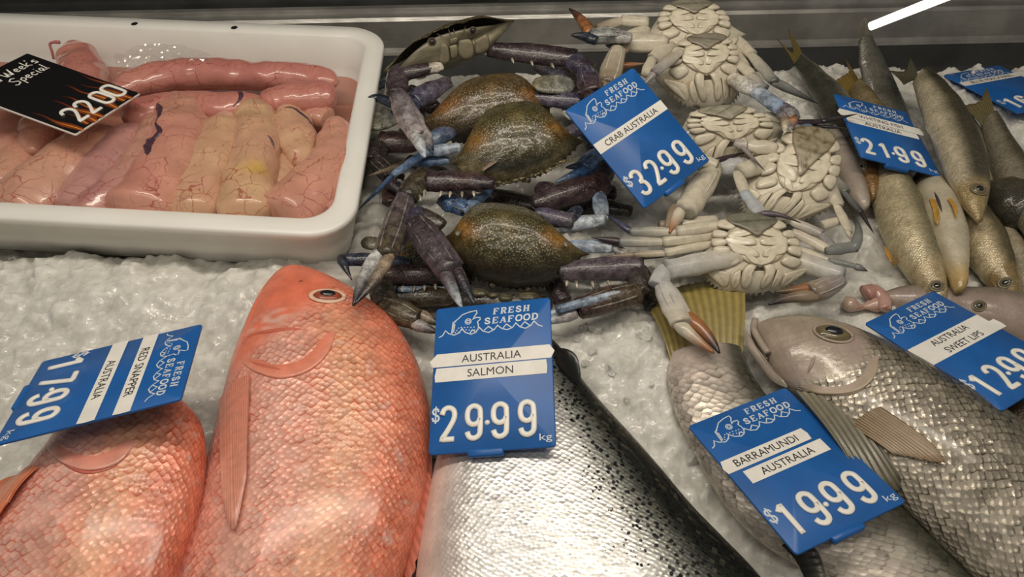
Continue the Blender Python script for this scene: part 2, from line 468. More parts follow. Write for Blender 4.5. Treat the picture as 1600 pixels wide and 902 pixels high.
# ---------------------------------------------------------------- crushed ice
def ice_level(x, y):
    h = 0.004
    h += 0.020 * exp(-(((x - 0.10) / 0.09) ** 2 + ((y - 0.36) / 0.09) ** 2))      # mound between salmon and barramundi
    h += 0.018 * exp(-(((x + 0.40) / 0.26) ** 2 + ((y - 0.465) / 0.05) ** 2))
    h -= 0.012 * sstep(0.45, 0.75, x) * sstep(0.65, 0.9, y)
    h -= 0.025 * sstep(-0.17, -0.20, x) * sstep(0.512, 0.535, y)      # pressed down under the tub
    return h
def ice():
    m = M(); st = 0.0032
    nx = int(2.35 / st); ny = int(0.87 / st)
    idx = {}
    for j in range(ny + 1):
        for i in range(nx + 1):
            x = -1.12 + i * st; y = 0.10 + j * st
            if abs(x) > 0.62 + 0.52 * y: continue                  # only what the case front shows
            p = V((x, y, 0))
            z = ice_level(x, y) + 0.009 * noise.noise(p * 14) + 0.0055 * noise.noise(p * 38) + 0.0012 * noise.noise(p * 150)
            w_ = p + V((noise.noise(p * 60), noise.noise(p * 60 + V((9, 3, 0))), 0)) * 0.004
            for sc_, am in ((48, 0.0075), (105, 0.0045)):
                d, pts = noise.voronoi(w_ * sc_ + V((0, 0, 0.3)))
                q = pts[0]; c = noise.cell_vector(q * 7.31)
                rel = w_ * sc_ + V((0, 0, 0.3)) - q
                e = sstep(0.0, 0.35, d[1] - d[0])
                z += am * e * (c.x - 0.3 + (rel.x * (c.y - .5) + rel.y * (c.z - .5)) * 1.6)
            ye = y - 0.04 * x
            if ye > 0.86: z -= 0.05 * sstep(0.875, 0.93, ye - 0.014 * noise.noise(p * 40))
            idx[(i, j)] = m.add((x, y, z))
    for (i, j), a in idx.items():
        b = idx.get((i + 1, j)); c = idx.get((i + 1, j + 1)); d = idx.get((i, j + 1))
        if None not in (b, c, d): m.f.append((a, b, c, d))
    return m.build('crushed_ice', MAT['ice'], loc=(0, 0.5, 0))
tag(ice(), 'bed of wet crushed ice that the seafood lies on', 'ice', kind='stuff')
def chip(p, s, rnd, m):
    """one angular ice chip"""
    pts = []
    n = 6
    ax = [V((rnd.uniform(-1, 1), rnd.uniform(-1, 1), rnd.uniform(-1, 1))).normalized() for _ in range(3)]
    R = Matrix.Rotation(rnd.uniform(0, 6.28), 3, ax[0])
    top = [m.add(p + R @ V((cos(2 * pi * k / n) * s * rnd.uniform(.5, 1), sin(2 * pi * k / n) * s * rnd.uniform(.5, 1), s * rnd.uniform(.25, .6)))) for k in range(n)]
    bot = [m.add(p + R @ V((cos(2 * pi * k / n) * s * rnd.uniform(.6, 1), sin(2 * pi * k / n) * s * rnd.uniform(.6, 1), -s * rnd.uniform(.25, .6)))) for k in range(n)]
    m.rings([bot, top])
def ice_chips():
    rnd = random.Random(5); m = M()
    for cx, cy, sx, sy, n in ((0.11, 0.38, 0.06, 0.09, 26), (-0.06, 0.22, 0.02, 0.07, 26)):
        for _ in range(n):
            x = rnd.gauss(cx, sx * 0.7); y = rnd.gauss(cy, sy * 0.7)
            if x < -0.1 and y > 0.46 and x < -0.16: continue
            chip(V((x, y, ice_level(x, y) + 0.002)), rnd.choice((0.0035, 0.005, 0.006, 0.008)), rnd, m)
    return m.build('ice_chips', MAT['ice_clear'], loc=(0.1, 0.4, 0), smooth=False)
def _clear():
    t = NT('clear_ice'); o = t.obj()
    t.set(Normal=t.bump(t.noise(o, 300, 3).outputs[0], 0.3, 0.001))
    return t.set(Base_Color=(0.86, 0.855, 0.82), Roughness=0.10, Transmission_Weight=0.45, IOR=1.2, Subsurface_Weight=0.4, Subsurface_Radius=(0.01, 0.01, 0.01))
MAT['ice_clear'] = _clear()
tag(ice_chips(), 'loose clear ice chips scattered over the crushed ice', 'ice', kind='stuff')

# ---------------------------------------------------------------- the white tub
TO = V((-0.1575, 0.4815, 0.0))
TX = V((-0.997, 0.0767, 0)); TY = V((-0.035, 0.999, 0))
def tubp(u, v, z): return TO + TX * u + TY * v + V((0, 0, z))
def rrect(u0, v0, u1, v1, r, n=10):
    out = []
    for cx, cy, a0 in ((u0 + r, v0 + r, pi), (u1 - r, v0 + r, 1.5 * pi), (u1 - r, v1 - r, 0), (u0 + r, v1 - r, 0.5 * pi)):
        for k in range(n + 1):
            a = a0 + pi / 2 * k / n
            out.append((cx + r * cos(a), cy + r * sin(a)))
    return out
RIM = 0.072; TL_, TD_ = 0.70, 0.408
def make_tub():
    root = thing('plastic_tub', 'deep white plastic tub holding the pink roe sacs', 'tub', tubp(0.3, 0.2, 0))
    m = M(); rows = []
    for ins, z, r in ((0.020, 0.004, 0.04), (0.012, 0.030, 0.045), (0.004, RIM - 0.008, 0.05), (0.000, RIM - 0.007, 0.05), (0.000, RIM - 0.001, 0.05), (0.002, RIM + 0.001, 0.05), (0.022, RIM + 0.001, 0.034), (0.026, RIM - 0.002, 0.032), (0.034, 0.030, 0.03), (0.042, 0.010, 0.028), (0.050, 0.007, 0.026)):
        rows.append([m.add(tubp(u, v, z), (1, 1, 1), (u, v)) for u, v in rrect(ins, ins, TL_ - ins, TD_ - ins, r)])
    m.rings([r[::-1] for r in rows])
    m.build('shell', MAT['white_plastic'], root)
    for px, py in ((210, 37), (366, 43)):
        m = M(); p = W(px, py, RIM + 0.0012)
        pillow(m, [p + V((0.0045 * cos(a), 0.0045 * sin(a), 0)) for a in [2 * pi * k / 14 for k in range(14)]], V((0, 0, 1)), 0.0005, 0, 2)
        m.build('rim_hole', MAT['dark'], root)
    return root
make_tub()

# ---------------------------------------------------------------- price cards
def flat_text(s, cap_h, width=None, thick=0.0002, bold=0.0):
    """lettering as mesh data centred on the origin, capitals cap_h high"""
    cu = bpy.data.curves.new('lettering', 'FONT'); cu.body = s; cu.align_x = 'LEFT'
    cu.resolution_u = 3; cu.offset = 0.0
    o = bpy.data.objects.new('lettering', cu)
    me = bpy.data.meshes.new_from_object(o)
    bpy.data.objects.remove(o)
    vs = [v.co.copy() for v in me.vertices]; fs = [tuple(p.vertices) for p in me.polygons]
    bpy.data.meshes.remove(me)
    x0 = min(v.x for v in vs); x1 = max(v.x for v in vs)
    ky = cap_h / 0.70
    kx = ky if width is None else width / (x1 - x0)
    return [V(((v.x - (x0 + x1) / 2) * kx, v.y * ky - cap_h / 2, 0)) for v in vs], fs

def add_text(m, s, x, y, z, cap_h, width=None, bold=0.0, slant=0.0, ang=0.0):
    vs, fs = flat_text(s, cap_h, width, bold=bold)
    b = len(m.v)
    for v in vs:
        vx = v.x + v.y * slant
        m.add((x + vx * cos(ang) - v.y * sin(ang), y + vx * sin(ang) + v.y * cos(ang), z))
    m.f += [tuple(i + b for i in f) for f in fs]

def ribbon(m, pts, w, z):
    """flat printed line of width w through 2-D points"""
    P = [V((p[0], p[1], 0)) for p in pts]
    n = len(P); rows = []
    for i, p in enumerate(P):
        a = P[max(0, i - 1)]; b = P[min(n - 1, i + 1)]
        t = (b - a).normalized(); s = V((-t.y, t.x, 0))
        if 0 < i < n - 1:
            t1 = (p - a).normalized(); s1 = V((-t1.y, t1.x, 0)); k = max(0.45, s.dot(s1)); s = s / k
        rows.append([m.add(p + s * w / 2 + V((0, 0, z))), m.add(p - s * w / 2 + V((0, 0, z)))])
    for a, b in zip(rows, rows[1:]): m.f.append((a[0], a[1], b[1], b[0]))

SLAB = {  # slab-serif capitals as strokes: (points, thick?)
 'F': [([(.2, 0), (.2, 1)], 1), ([(0, 1), (.85, 1), (.85, .74)], 0), ([(.2, .52), (.6, .52)], 0), ([(.6, .4), (.6, .64)], 0), ([(0, 0), (.45, 0)], 0)],
 'R': [([(.2, 0), (.2, 1)], 1), ([(0, 1), (.6, 1), (.78, .9), (.8, .74), (.72, .58), (.55, .5), (.2, .5)], 0.6), ([(.48, .5), (.8, 0)], 1), ([(0, 0), (.42, 0)], 0), ([(.66, 0), (.98, 0)], 0)],
 'E': [([(.2, 0), (.2, 1)], 1), ([(0, 1), (.85, 1), (.85, .74)], 0), ([(.2, .52), (.6, .52)], 0), ([(.6, .4), (.6, .64)], 0), ([(0, 0), (.88, 0), (.88, .28)], 0)],
 'S': [([(.78, .72), (.7, .9), (.48, 1), (.22, .93), (.1, .76), (.2, .6), (.48, .5), (.76, .38), (.84, .2), (.7, .05), (.45, 0), (.2, .08), (.08, .3)], 0.7)],
 'H': [([(.2, 0), (.2, 1)], 1), ([(.8, 0), (.8, 1)], 1), ([(.2, .5), (.8, .5)], 0), ([(0, 0), (.4, 0)], 0), ([(.6, 0), (1, 0)], 0), ([(0, 1), (.4, 1)], 0), ([(.6, 1), (1, 1)], 0)],
 'A': [([(.12, 0), (.48, 1)], 0), ([(.48, 1), (.84, 0)], 1), ([(.25, .33), (.7, .33)], 0), ([(-.05, 0), (.3, 0)], 0), ([(.62, 0), (1.02, 0)], 0)],
 'O': [([(.5, 1), (.22, .93), (.08, .72), (.05, .5), (.08, .28), (.22, .07), (.5, 0), (.78, .07), (.92, .28), (.95, .5), (.92, .72), (.78, .93), (.5, 1)], 0.8)],
 'D': [([(.2, 0), (.2, 1)], 1), ([(0, 1), (.5, 1), (.78, .9), (.92, .65), (.92, .35), (.78, .1), (.5, 0), (0, 0)], 0.7)],
}
def slab(m, s, x0, y, z, w, h, slant=0.2):
    """a word in slab capitals, from x0, centred on height y"""
    adv = w / len(s); cw = adv * 0.80
    for i, ch in enumerate(s):
        for pts, th in SLAB[ch]:
            ribbon(m, [(x0 + i * adv + p[0] * cw + slant * (p[1] - .5) * h * .6, y + (p[1] - .5) * h) for p in pts], h * (0.15 + 0.13 * th), z + 0.00002 * (i % 3))

DIG = {
 '0': [[(.31, 1), (.5, .94), (.58, .8), (.58, .2), (.5, .06), (.31, 0), (.12, .06), (.04, .2), (.04, .8), (.12, .94), (.31, 1)]],
 '1': [[(.10, .80), (.34, .97), (.34, 0)]],
 '2': [[(.04, .78), (.12, .94), (.31, 1), (.5, .94), (.58, .8), (.54, .6), (.30, .28), (.05, .02), (.60, .02)]],
 '3': [[(.04, .82), (.12, .95), (.31, 1), (.5, .95), (.58, .80), (.52, .6), (.32, .52), (.52, .45), (.6, .25), (.52, .06), (.31, 0), (.1, .06), (.03, .2)]],
 '6': [[(.58, .8), (.5, .94), (.31, 1), (.12, .94), (.04, .8), (.04, .2), (.12, .06), (.31, 0), (.5, .06), (.58, .2), (.58, .38), (.5, .52), (.31, .58), (.12, .52), (.05, .4)]],
 '7': [[(.02, .98), (.58, .98), (.26, 0)]],
 '9': [[(.04, .2), (.12, .06), (.31, 0), (.5, .06), (.58, .2), (.58, .8), (.5, .94), (.31, 1), (.12, .94), (.04, .8), (.04, .62), (.12, .48), (.31, .42), (.5, .48), (.57, .6)]],
}
def digit_mesh(ch, x, y, z, w, h, r):
    """raised moulded numeral centred on x, y"""
    m = M()
    for path in DIG[ch]:
        pts = [V((x + (p[0] - .31) * w / .62, y + (p[1] - .5) * h, z)) for p in path]
        if ch in '17':
            fine = []
            for a, b in zip(pts, pts[1:]): fine += [a.lerp(b, t / 8) for t in range(8)]
            fine.append(pts[-1])
        elif ch == '2':
            fine = catmull(pts[:8], 30) + [pts[7].lerp(pts[8], t / 6) for t in range(1, 7)]
        else:
            fine = catmull(pts, 44)
        closed = (pts[0] - pts[-1]).length < 1e-6
        rad = [r] * len(fine)
        tube(m, fine, rad, V((0, 0, 1)), 10, flat=0.55, pw=0.8)
    return m

CW, CHH, CT = 0.100, 0.100 / 0.7773, 0.0024
def card_base(name, label, O, X, Y, w, h, mat, thick=CT, r=0.003):
    X = V(X).normalized(); Y = V(Y); Y = (Y - X * X.dot(Y)).normalized(); Z = -X.cross(Y)
    # the card's own frame: x to the right, y up, z out; origin at the middle of its lower edge
    org = V(O) + X * w / 2 + Y * h
    mt = Matrix((( X.x, -Y.x, Z.x, org.x), (X.y, -Y.y, Z.y, org.y), (X.z, -Y.z, Z.z, org.z), (0, 0, 0, 1)))
    root = thing(name, label, 'price card', None, mat=mt)
    m = M(); rows = []
    for ins, z in ((0.0006, -thick), (0, -thick + 0.0005), (0, -0.0005), (0.0006, 0)):
        rows.append([m.add((u, v, z)) for u, v in rrect(-w / 2 + ins, ins, w / 2 - ins, h - ins, r, 5)])
    m.rings(rows)
    m.build('panel', mat, root, local=True)
    return root

LOGO = [[(0.161, 0.117), (0.193, 0.099), (0.24, 0.065), (0.295, 0.051), (0.34, 0.046), (0.362, 0.045), (0.367, 0.062), (0.344, 0.088), (0.332, 0.106), (0.357, 0.096), (0.395, 0.099), (0.395, 0.114), (0.372, 0.129), (0.382, 0.154), (0.381, 0.177), (0.362, 0.201)], [(0.185, 0.112), (0.161, 0.117), (0.148, 0.205), (0.165, 0.185), (0.175, 0.13)], [(0.159, 0.131), (0.173, 0.13)], [(0.156, 0.15), (0.17, 0.148)], [(0.152, 0.169), (0.166, 0.168)], [(0.037, 0.218), (0.069, 0.207), (0.095, 0.172), (0.121, 0.195), (0.172, 0.211), (0.216, 0.197), (0.238, 0.169), (0.267, 0.198), (0.318, 0.216), (0.362, 0.205), (0.39, 0.172), (0.425, 0.203), (0.472, 0.215), (0.519, 0.198), (0.547, 0.169), (0.582, 0.195), (0.628, 0.208), (0.675, 0.196), (0.703, 0.165), (0.737, 0.195), (0.783, 0.211), (0.83, 0.194), (0.858, 0.164), (0.891, 0.195), (0.929, 0.209)], [(0.43, 0.197), (0.469, 0.171), (0.511, 0.199)], [(0.591, 0.196), (0.622, 0.167), (0.667, 0.194)], [(0.743, 0.194), (0.779, 0.163), (0.822, 0.193)], [(0.307, 0.211), (0.33, 0.184), (0.362, 0.204)], [(0.203, 0.163), (0.214, 0.162)], [(0.226, 0.159), (0.238, 0.159)], [(0.254, 0.162), (0.265, 0.162)], [(0.282, 0.162), (0.293, 0.162)], [(0.311, 0.166), (0.322, 0.165)], [(0.338, 0.166), (0.349, 0.166)], [(0.187, 0.179), (0.198, 0.178)], [(0.27, 0.181), (0.281, 0.18)], [(0.299, 0.184), (0.31, 0.184)], [(0.346, 0.187), (0.355, 0.186)], [(0.175, 0.194), (0.185, 0.193)], [(0.204, 0.193), (0.213, 0.193)]]

def price_card(label, O, X, Y, tapes, price, gap=0.0):
    root = card_base('price_card', label, O, X, Y, CW, CHH, MAT['blue_card'])
    P = lambda u, v: ((u - 0.5) * CW, (1 - v) * CHH)
    m = M()
    for line in LOGO: ribbon(m, [P(*p) for p in line], 0.0009, 0.00015)
    for r in (0.0026, 0.0013):
        c = P(0.291, 0.12)
        ribbon(m, [(c[0] + r * cos(a), c[1] + r * sin(a)) for a in [2 * pi * k / 14 for k in range(15)]], 0.0008, 0.00015)
    m.build('fish_and_waves_print', MAT['white_print'], root, local=True, smooth=False)
    m = M()
    slab(m, 'FRESH', P(0.51, 0)[0], P(0, 0.064)[1], 0.00018, 0.325 * CW, 0.040 * CHH)
    m.build('printed_word', MAT['white_print'], root, local=True, smooth=False); m = M()
    slab(m, 'SEAFOOD', P(0.435, 0)[0], P(0, 0.130)[1], 0.00018, 0.470 * CW, 0.041 * CHH)
    m.build('printed_word', MAT['white_print'], root, local=True, smooth=False); m = M()
    add_text(m, 'kg', P(0.925, 0)[0], P(0, 0.935)[1], 0.00018, 0.042 * CHH, 0.098 * CW, 0.012)
    m.build('unit_lettering', MAT['white_print'], root, local=True, smooth=False)
    # dollar sign
    m = M(); c = P(0.045, 0.752); h = 0.085 * CHH; w = 0.060 * CW
    ribbon(m, [(c[0] + (p[0] - .46) * w * 1.2, c[1] + (p[1] - .5) * h) for p in SLAB['S'][0][0]], 0.0016, 0.0002)
    ribbon(m, [(c[0], c[1] - h * .66), (c[0], c[1] + h * .66)], 0.0012, 0.00024)
    m.build('dollar_sign', MAT['white_print'], root, local=True, smooth=False)
    for (txt, u0, u1, v0, v1, tw, ragged) in tapes:
        m = M()
        (x0, y1), (x1, y0) = P(u0, v0), P(u1, v1)
        rows = []
        e = 0.003 * ragged
        out = [(x0, y0), (x1, y0), (x1 + e, (y0 + y1) / 2), (x1 - e * .3, y1), (x0 + e, y1), (x0 - e, y0 + (y1 - y0) * .45)]
        pillow(m, [V((a, b, 0.0003)) for a, b in out], V((0, 0, 1)), 0.00012, 0.0003, 2, pw=0.1)
        tp = m.build('name_tape', MAT['tape'], root, local=True, smooth=False)
        m = M()
        add_text(m, txt, (x0 + x1) / 2 + gap * CW, (y0 + y1) / 2, 0.00062, 0.052 * CHH, tw * CW, 0.004)
        m.build('lettering', MAT['ink'], tp, local=True, smooth=False)
    us = [0.15, 0.36, 0.57, 0.785]
    for ch, u in zip(price, us):
        x, y = P(u, 0.815)
        m = digit_mesh(ch, x, y, 0.0006, 0.118 * CW, 0.205 * CHH, 0.0023)
        m.build('price_digit', MAT['digit'], root, local=True)
    m = M(); c = P(0.467, 0.823)
    pillow(m, [V((c[0] + 0.0021 * cos(a), c[1] + 0.0021 * sin(a), 0.0002)) for a in [2 * pi * k / 14 for k in range(14)]], V((0, 0, 1)), 0.0012, 0, 4)
    m.build('decimal_point', MAT['digit'], root, local=True)
    m = M(); rows = []
    for ins, z in ((0.001, -0.0060), (0, -0.0050), (0, -0.0006), (0.001, 0.0002)):
        rows.append([m.add((u, v, z)) for u, v in rrect(-0.019 + ins, -0.0034 + ins, 0.0095 - ins, 0.003 - ins, 0.0022, 4)])
    m.rings(rows)
    m.build('foot_clip', MAT['blue_card'], root, local=True)
    return root

price_card('blue price card lettered AUSTRALIA SALMON, lying on the silver salmon', [-0.0659, 0.3788, 0.0871], [0.9802, -0.031, 0.1955], [0.0076, -0.981, -0.1937],
    [('AUSTRALIA', 0.0, 0.99, 0.340, 0.432, 0.50, 1), ('SALMON', 0.025, 0.95, 0.440, 0.535, 0.38, 0.2)], '2999')
price_card('blue price card lettered CRAB AUSTRALIA, propped among the crabs', [0.0538, 0.5942, 0.142], [0.755, 0.6489, 0.0945], [0.613, -0.6474, -0.4529],
    [('CRAB AUSTRALIA', 0.0, 1.0, 0.355, 0.452, 0.76, 0)], '3299')
price_card('blue price card lettered BARRAMUNDI AUSTRALIA, lying over the barramundi', [0.1458, 0.2879, 0.0453], [0.9183, 0.3951, -0.0247], [0.3916, -0.8977, 0.2021],
    [('BARRAMUNDI', 0.0, 0.80, 0.325, 0.420, 0.60, 0.4), ('AUSTRALIA', 0.11, 0.86, 0.440, 0.535, 0.50, 0)], '1999')
price_card('blue price card lettered RED SNAPPER AUSTRALIA, turned on its side over the smaller snapper', [-0.2604, 0.357, 0.0945], [0.2234, -0.9259, 0.3047], [-0.9651, -0.254, -0.0644],
    [('RED SNAPPER', 0.0, 1.0, 0.275, 0.370, 0.62, 0.1), ('AUSTRALIA', 0.0, 1.0, 0.465, 0.562, 0.49, 0.2)], '1799')
price_card('blue price card lettered WHITING FISH AUSTRALIA, resting on the whiting', [0.3992, 0.7424, 0.0652], [0.9718, -0.0785, -0.2225], [-0.0759, -0.9969, 0.02],
    [('WHITING FISH', -0.04, 1.06, 0.265, 0.375, 0.58, 0.8), ('AUSTRALIA', 0.03, 0.96, 0.380, 0.465, 0.48, 0.3)], '2199')
price_card('blue price card lettered AUSTRALIA SWEET LIPS, lying on the big silver fish', [0.3277, 0.3952, 0.0467], [0.8736, 0.4776, -0.0934], [0.4864, -0.8503, 0.2011],
    [('AUSTRALIA', 0.0, 1.0, 0.345, 0.435, 0.50, 0), ('SWEET LIPS', 0.0, 1.07, 0.435, 0.530, 0.50, 0.3)], '1299')
price_card('blue price card lettered BLUE MACKEREL, on the ice in the far corner', [0.6247, 0.8869, 0.0016], [0.9515, 0.3065, -0.0275], [0.3071, -0.9405, 0.1457],
    [('BLUE MACKEREL', -0.01, 1.06, 0.225, 0.320, 0.75, 0.3)], '1699')

# black special sign with flames
def special_sign():
    w, h = 0.10, 0.10 / 0.65
    root = card_base('special_sign', 'black price sign with orange flames and white numerals in the roe tub', [-0.61, 0.6564, 0.1257], [0.3138, 0.9433, -0.1079], [0.9338, -0.3272, -0.1447], w, h, MAT['white_plastic'], 0.0026, 0.002)
    m = M(); pillow(m, [V((u, v, 0.0003)) for u, v in rrect(-w / 2 + .0008, .0008, w / 2 - .0008, h - .0008, .002, 4)], V((0, 0, 1)), 0.0001, 0.0003, 2, pw=0.1)
    m.build('black_face', MAT['black_card'], root, local=True, smooth=False)
    P = lambda u, v: ((u - 0.5) * w, (1 - v) * h)
    t = NT('flame_print'); 
    t.set(Base_Color=t.attr('Col', 'Color'), Roughness=0.35); fl = t.m
    m = M(); rnd = random.Random(3)
    def flame(u, v, hgt, wd_, lean):
        # a licking tongue, wide at the foot, drawn out to a point
        n = 16; rows = []
        for i in range(n):
            q = i / (n - 1)
            cx = u + lean * q ** 1.4 + 0.030 * sin(q * 7 + u * 20) * q
            ww = wd_ * (1 - q) ** 0.8 * (1 + 0.35 * sin(q * 9 + v * 30)) + 0.002
            vy = v - hgt * q
            ca = mix((0.75, 0.33, 0.05), (0.22, 0.035, 0.010), sstep(0.05, 0.75, q)); ce = mix((0.25, 0.045, 0.010), (0.03, 0.008, 0.005), q)
            rows.append([m.add((*P(cx + ww * k, vy), 0.00050 + 0.00001 * len(m.v) / 400), ca if k == 0 else ce) for k in (-1, -0.35, 0, 0.35, 1)])
        m.rings(rows, False, False, False)
    for u, v, hg, wd_, ln in ((.10, 1.0, .40, .040, -.04), (.22, .98, .20, .035, .07), (.40, 1.0, .40, .045, -.05), (.47, .90, .30, .025, .04), (.62, 1.0, .26, .045, .06), (.70, .86, .34, .028, -.04), (.86, 1.0, .40, .040, -.05), (.94, .92, .46, .020, .03), (.30, 1.0, .15, .05, .02), (.78, .98, .16, .05, .05)):
        flame(u, v, hg, wd_, ln)
    m.build('flame_print', fl, root, local=True, smooth=False)
    # handwriting, brushed
    m = M(); z = 0.00055
    LET = {'T': [[(.0, .95), (.7, 1.05)], [(.4, 1), (.3, 0)]], 'h': [[(.1, 1), (.05, 0), (.2, .45), (.4, .5), (.45, 0)]], 'i': [[(.15, .55), (.1, .05), (.25, 0)], [(.18, .8), (.22, .84)]], 's': [[(.45, .5), (.2, .55), (.12, .4), (.4, .22), (.35, .02), (.02, .05)]],
           'W': [[(.0, .9), (.1, .1), (.2, .02), (.45, .75), (.5, .1), (.62, .03), (.95, 1)]], 'e': [[(.05, .25), (.4, .35), (.4, .5), (.2, .55), (.05, .3), (.15, .05), (.45, .1)]], 'k': [[(.15, 1.05), (.05, 0)], [(.5, .6), (.1, .3), (.5, 0)]],
           'S': [[(.75, .9), (.5, 1.05), (.15, .85), (.25, .6), (.6, .4), (.55, .1), (.2, -.05), (0, .1)]], 'p': [[(.1, .5), (.0, -.4)], [(.08, .4), (.35, .55), (.45, .3), (.3, .05), (.08, .1)]], 'c': [[(.45, .45), (.25, .55), (.06, .3), (.2, .03), (.45, .1)]], 'a': [[(.45, .5), (.2, .55), (.06, .25), (.2, .03), (.42, .4), (.45, .05), (.55, .03)]], 'l': [[(.2, 1.05), (.1, .1), (.25, .02)]], "'": [[(.1, 1.05), (.05, .85)]], ' ': []}
    def script(s, u, v, size, adv):
        x = 0
        for ch in s:
            for path in LET[ch]:
                ribbon(m, [(P(u, v)[0] + (x + p[0]) * size, P(u, v)[1] + p[1] * size) for p in path], size * 0.10, z)
            x += {'W': 1.05, 'S': .8, 'T': .75, ' ': .35, 'i': .3, 'l': .32, "'": .2}.get(ch, .55)
    script("This Week's", .13, .155, 0.0135, 0)
    script('Special', .40, .275, 0.0135, 0)
    m.build('brush_lettering', MAT['digit'], root, local=True, smooth=False)
    for ch, u in zip('2200', (.27, .46, .69, .87)):
        x, y = P(u, .835)
        digit_mesh(ch, x, y, 0.0010, 0.0150, 0.0275, 0.0021).build('price_digit', MAT['digit'], root, local=True)
special_sign()

# ================================================================ fish
def surf_hit(bvh, px, py, off=0.0, z=0.04):
    o = V((0, 0, CAM_H)); d = (W(px, py, 0) - o).normalized()
    loc, nrm, i, dd = bvh.ray_cast(o, d)
    if loc is None: return W(px, py, z), V((0, 0, 1))
    if nrm.dot(d) > 0: nrm = -nrm
    return loc + nrm * off, nrm

def fish_body(A, B, z, T, colf, N=130, R=48, kf=None, spotf=None, pw=1.0, shape=0.62, low=0.75, zf=None, dep=None):
    """a fish lying on its side: A and B are its two outlines (points in the world plane), T its half thickness.
    col(s, v): s from the first end to the other, v from outline A (0) to outline B (1)"""
    m = M(); Av = catmull(A, N); Bv = catmull(B, N)
    hw = [(b - a).length / 2 for a, b in zip(Av, Bv)]; hm = max(hw)
    rings = []; spots = []; dist = 0; prev = None
    for i in range(N):
        a, b = Av[i], Bv[i]; mid = (a + b) / 2; s = i / (N - 1)
        if prev is not None: dist += (mid - prev).length
        prev = mid
        t = T * (hw[i] / hm) ** shape * (zf(s) if zf else 1.0)
        ring = []
        for j in range(R):
            th = 2 * pi * j / R
            c, sn = cos(th), sin(th)
            v = (1 - c) / 2
            sh = math.copysign(abs(sn) ** pw, sn)
            q = mid + (b - a) / 2 * (-c) + V((0, 0, (t if sn > 0 else t * low) * sh))
            if dep: q = q + V((0, 0, dep(s, v) if sn > 0 else 0))
            arc = hw[i] * (th if th <= pi else 2 * pi - th) * 0.80
            ring.append(m.add(q, colf(s, v), (dist, arc - hw[i] * 1.25), kf(s, v) if kf else 1.0))
            spots.append(spotf(s, v) if spotf else 0.0)
        rings.append(ring)
    m.rings(rings)
    m.spots = spots + [0.0] * (len(m.v) - len(spots))
    m.bvh = BVHTree.FromPolygons([tuple(p) for p in m.v], m.f)
    return m

def put_spots(o, m):
    a = o.data.attributes.new('Spot', 'FLOAT', 'POINT')
    a.data.foreach_set('value', m.spots + [0.0] * (len(m.v) - len(m.spots)))

def fin(base, tips, n=40, rays=14, col0=(1, 1, 1), col1=None, lift=0.004, thick=0.0008, amp=0.0007, ragged=0.0, seed=1, steps=9, fold=None):
    """a ray fin between its base line and its outer edge, a thin solid sheet with raised rays"""
    m = M(); rnd = random.Random(seed); c1 = col1 or col0
    Bp = catmull(base, n); Tp = catmull(tips, n); up = V((0, 0, 1))
    grid = {}
    for side in (1, -1):
        for i in range(n):
            rag = 1 - ragged * rnd.random() * (0.5 + 0.5 * cos(i * 2 * pi * rays / (n - 1)))
            if side == 1: fin_r = rag; rr_[i] = rag
            else: rag = rr_[i]
            for k in range(steps):
                t = k / (steps - 1) * rag
                p = Bp[i].lerp(Tp[i], t)
                rid = 0.5 + 0.5 * cos(i * 2 * pi * rays / (n - 1))
                h = lift * sin(pi * min(1, t * 1.0) * 0.8) + side * (thick / 2 + amp * rid * (1 - t * 0.5))
                cc = mix(col0, c1, t); cc = tuple(x * (0.72 + 0.4 * rid) for x in cc)
                grid[(side, i, k)] = m.add(p + up * h, cc, (i / n, t))
    for i in range(n - 1):
        for k in range(steps - 1):
            g = grid
            m.f.append((g[(1, i, k)], g[(1, i + 1, k)], g[(1, i + 1, k + 1)], g[(1, i, k + 1)]))
            m.f.append((g[(-1, i, k)], g[(-1, i, k + 1)], g[(-1, i + 1, k + 1)], g[(-1, i + 1, k)]))
    for k in range(steps - 1):
        for i in (0, n - 1):
            m.f.append((grid[(1, i, k)], grid[(1, i, k + 1)], grid[(-1, i, k + 1)], grid[(-1, i, k)]))
    for i in range(n - 1):
        m.f.append((grid[(1, i, steps - 1)], grid[(1, i + 1, steps - 1)], grid[(-1, i + 1, steps - 1)], grid[(-1, i, steps - 1)]))
    return m
rr_ = {}

def P3(pts, z): return [W(p[0], p[1], z if len(p) < 3 else p[2]) for p in pts]

def eye_parts(root, bvh, px, py, r, ring_col, iris_col, ang=0.0, asp=0.75, z=0.04, dark=(0.01, 0.012, 0.015), bulge=0.5, off=0.0, rimw=0.15):
    """bony rim, iris and pupil seated on the skin"""
    c, nrm = surf_hit(bvh, px, py, off, z)
    x = V((cos(ang), sin(ang), 0)); x = (x - nrm * x.dot(nrm)).normalized(); y = nrm.cross(x)
    ring = lambda q, h: [c + nrm * h + x * (q * r * cos(a)) + y * (q * r * asp * sin(a)) for a in [2 * pi * k / 24 for k in range(24)]]
    m = M(); tube_pts = ring(1.0, 0.0003); tube_pts.append(tube_pts[0])
    tube(m, tube_pts, [r * rimw] * 25, nrm, 8, ring_col, 0.5)
    m.build('eye_rim', MAT['fin'], root)
    m = M(); pillow(m, ring(0.93, -0.0002), nrm, r * bulge * 0.55, 0.001, 6, lambda q, rr, j: mix(iris_col, tuple(v * .55 for v in iris_col), rr * rr))
    e = m.build('eye', MAT['iris'], root)
    m = M(); pillow(m, ring(0.50, r * bulge * 0.42), nrm, r * 0.16, 0.001, 5, dark)
    m.build('pupil', MAT['eye'], e)

MAT['iris'] = fin_mat('fish_iris', 0.10)

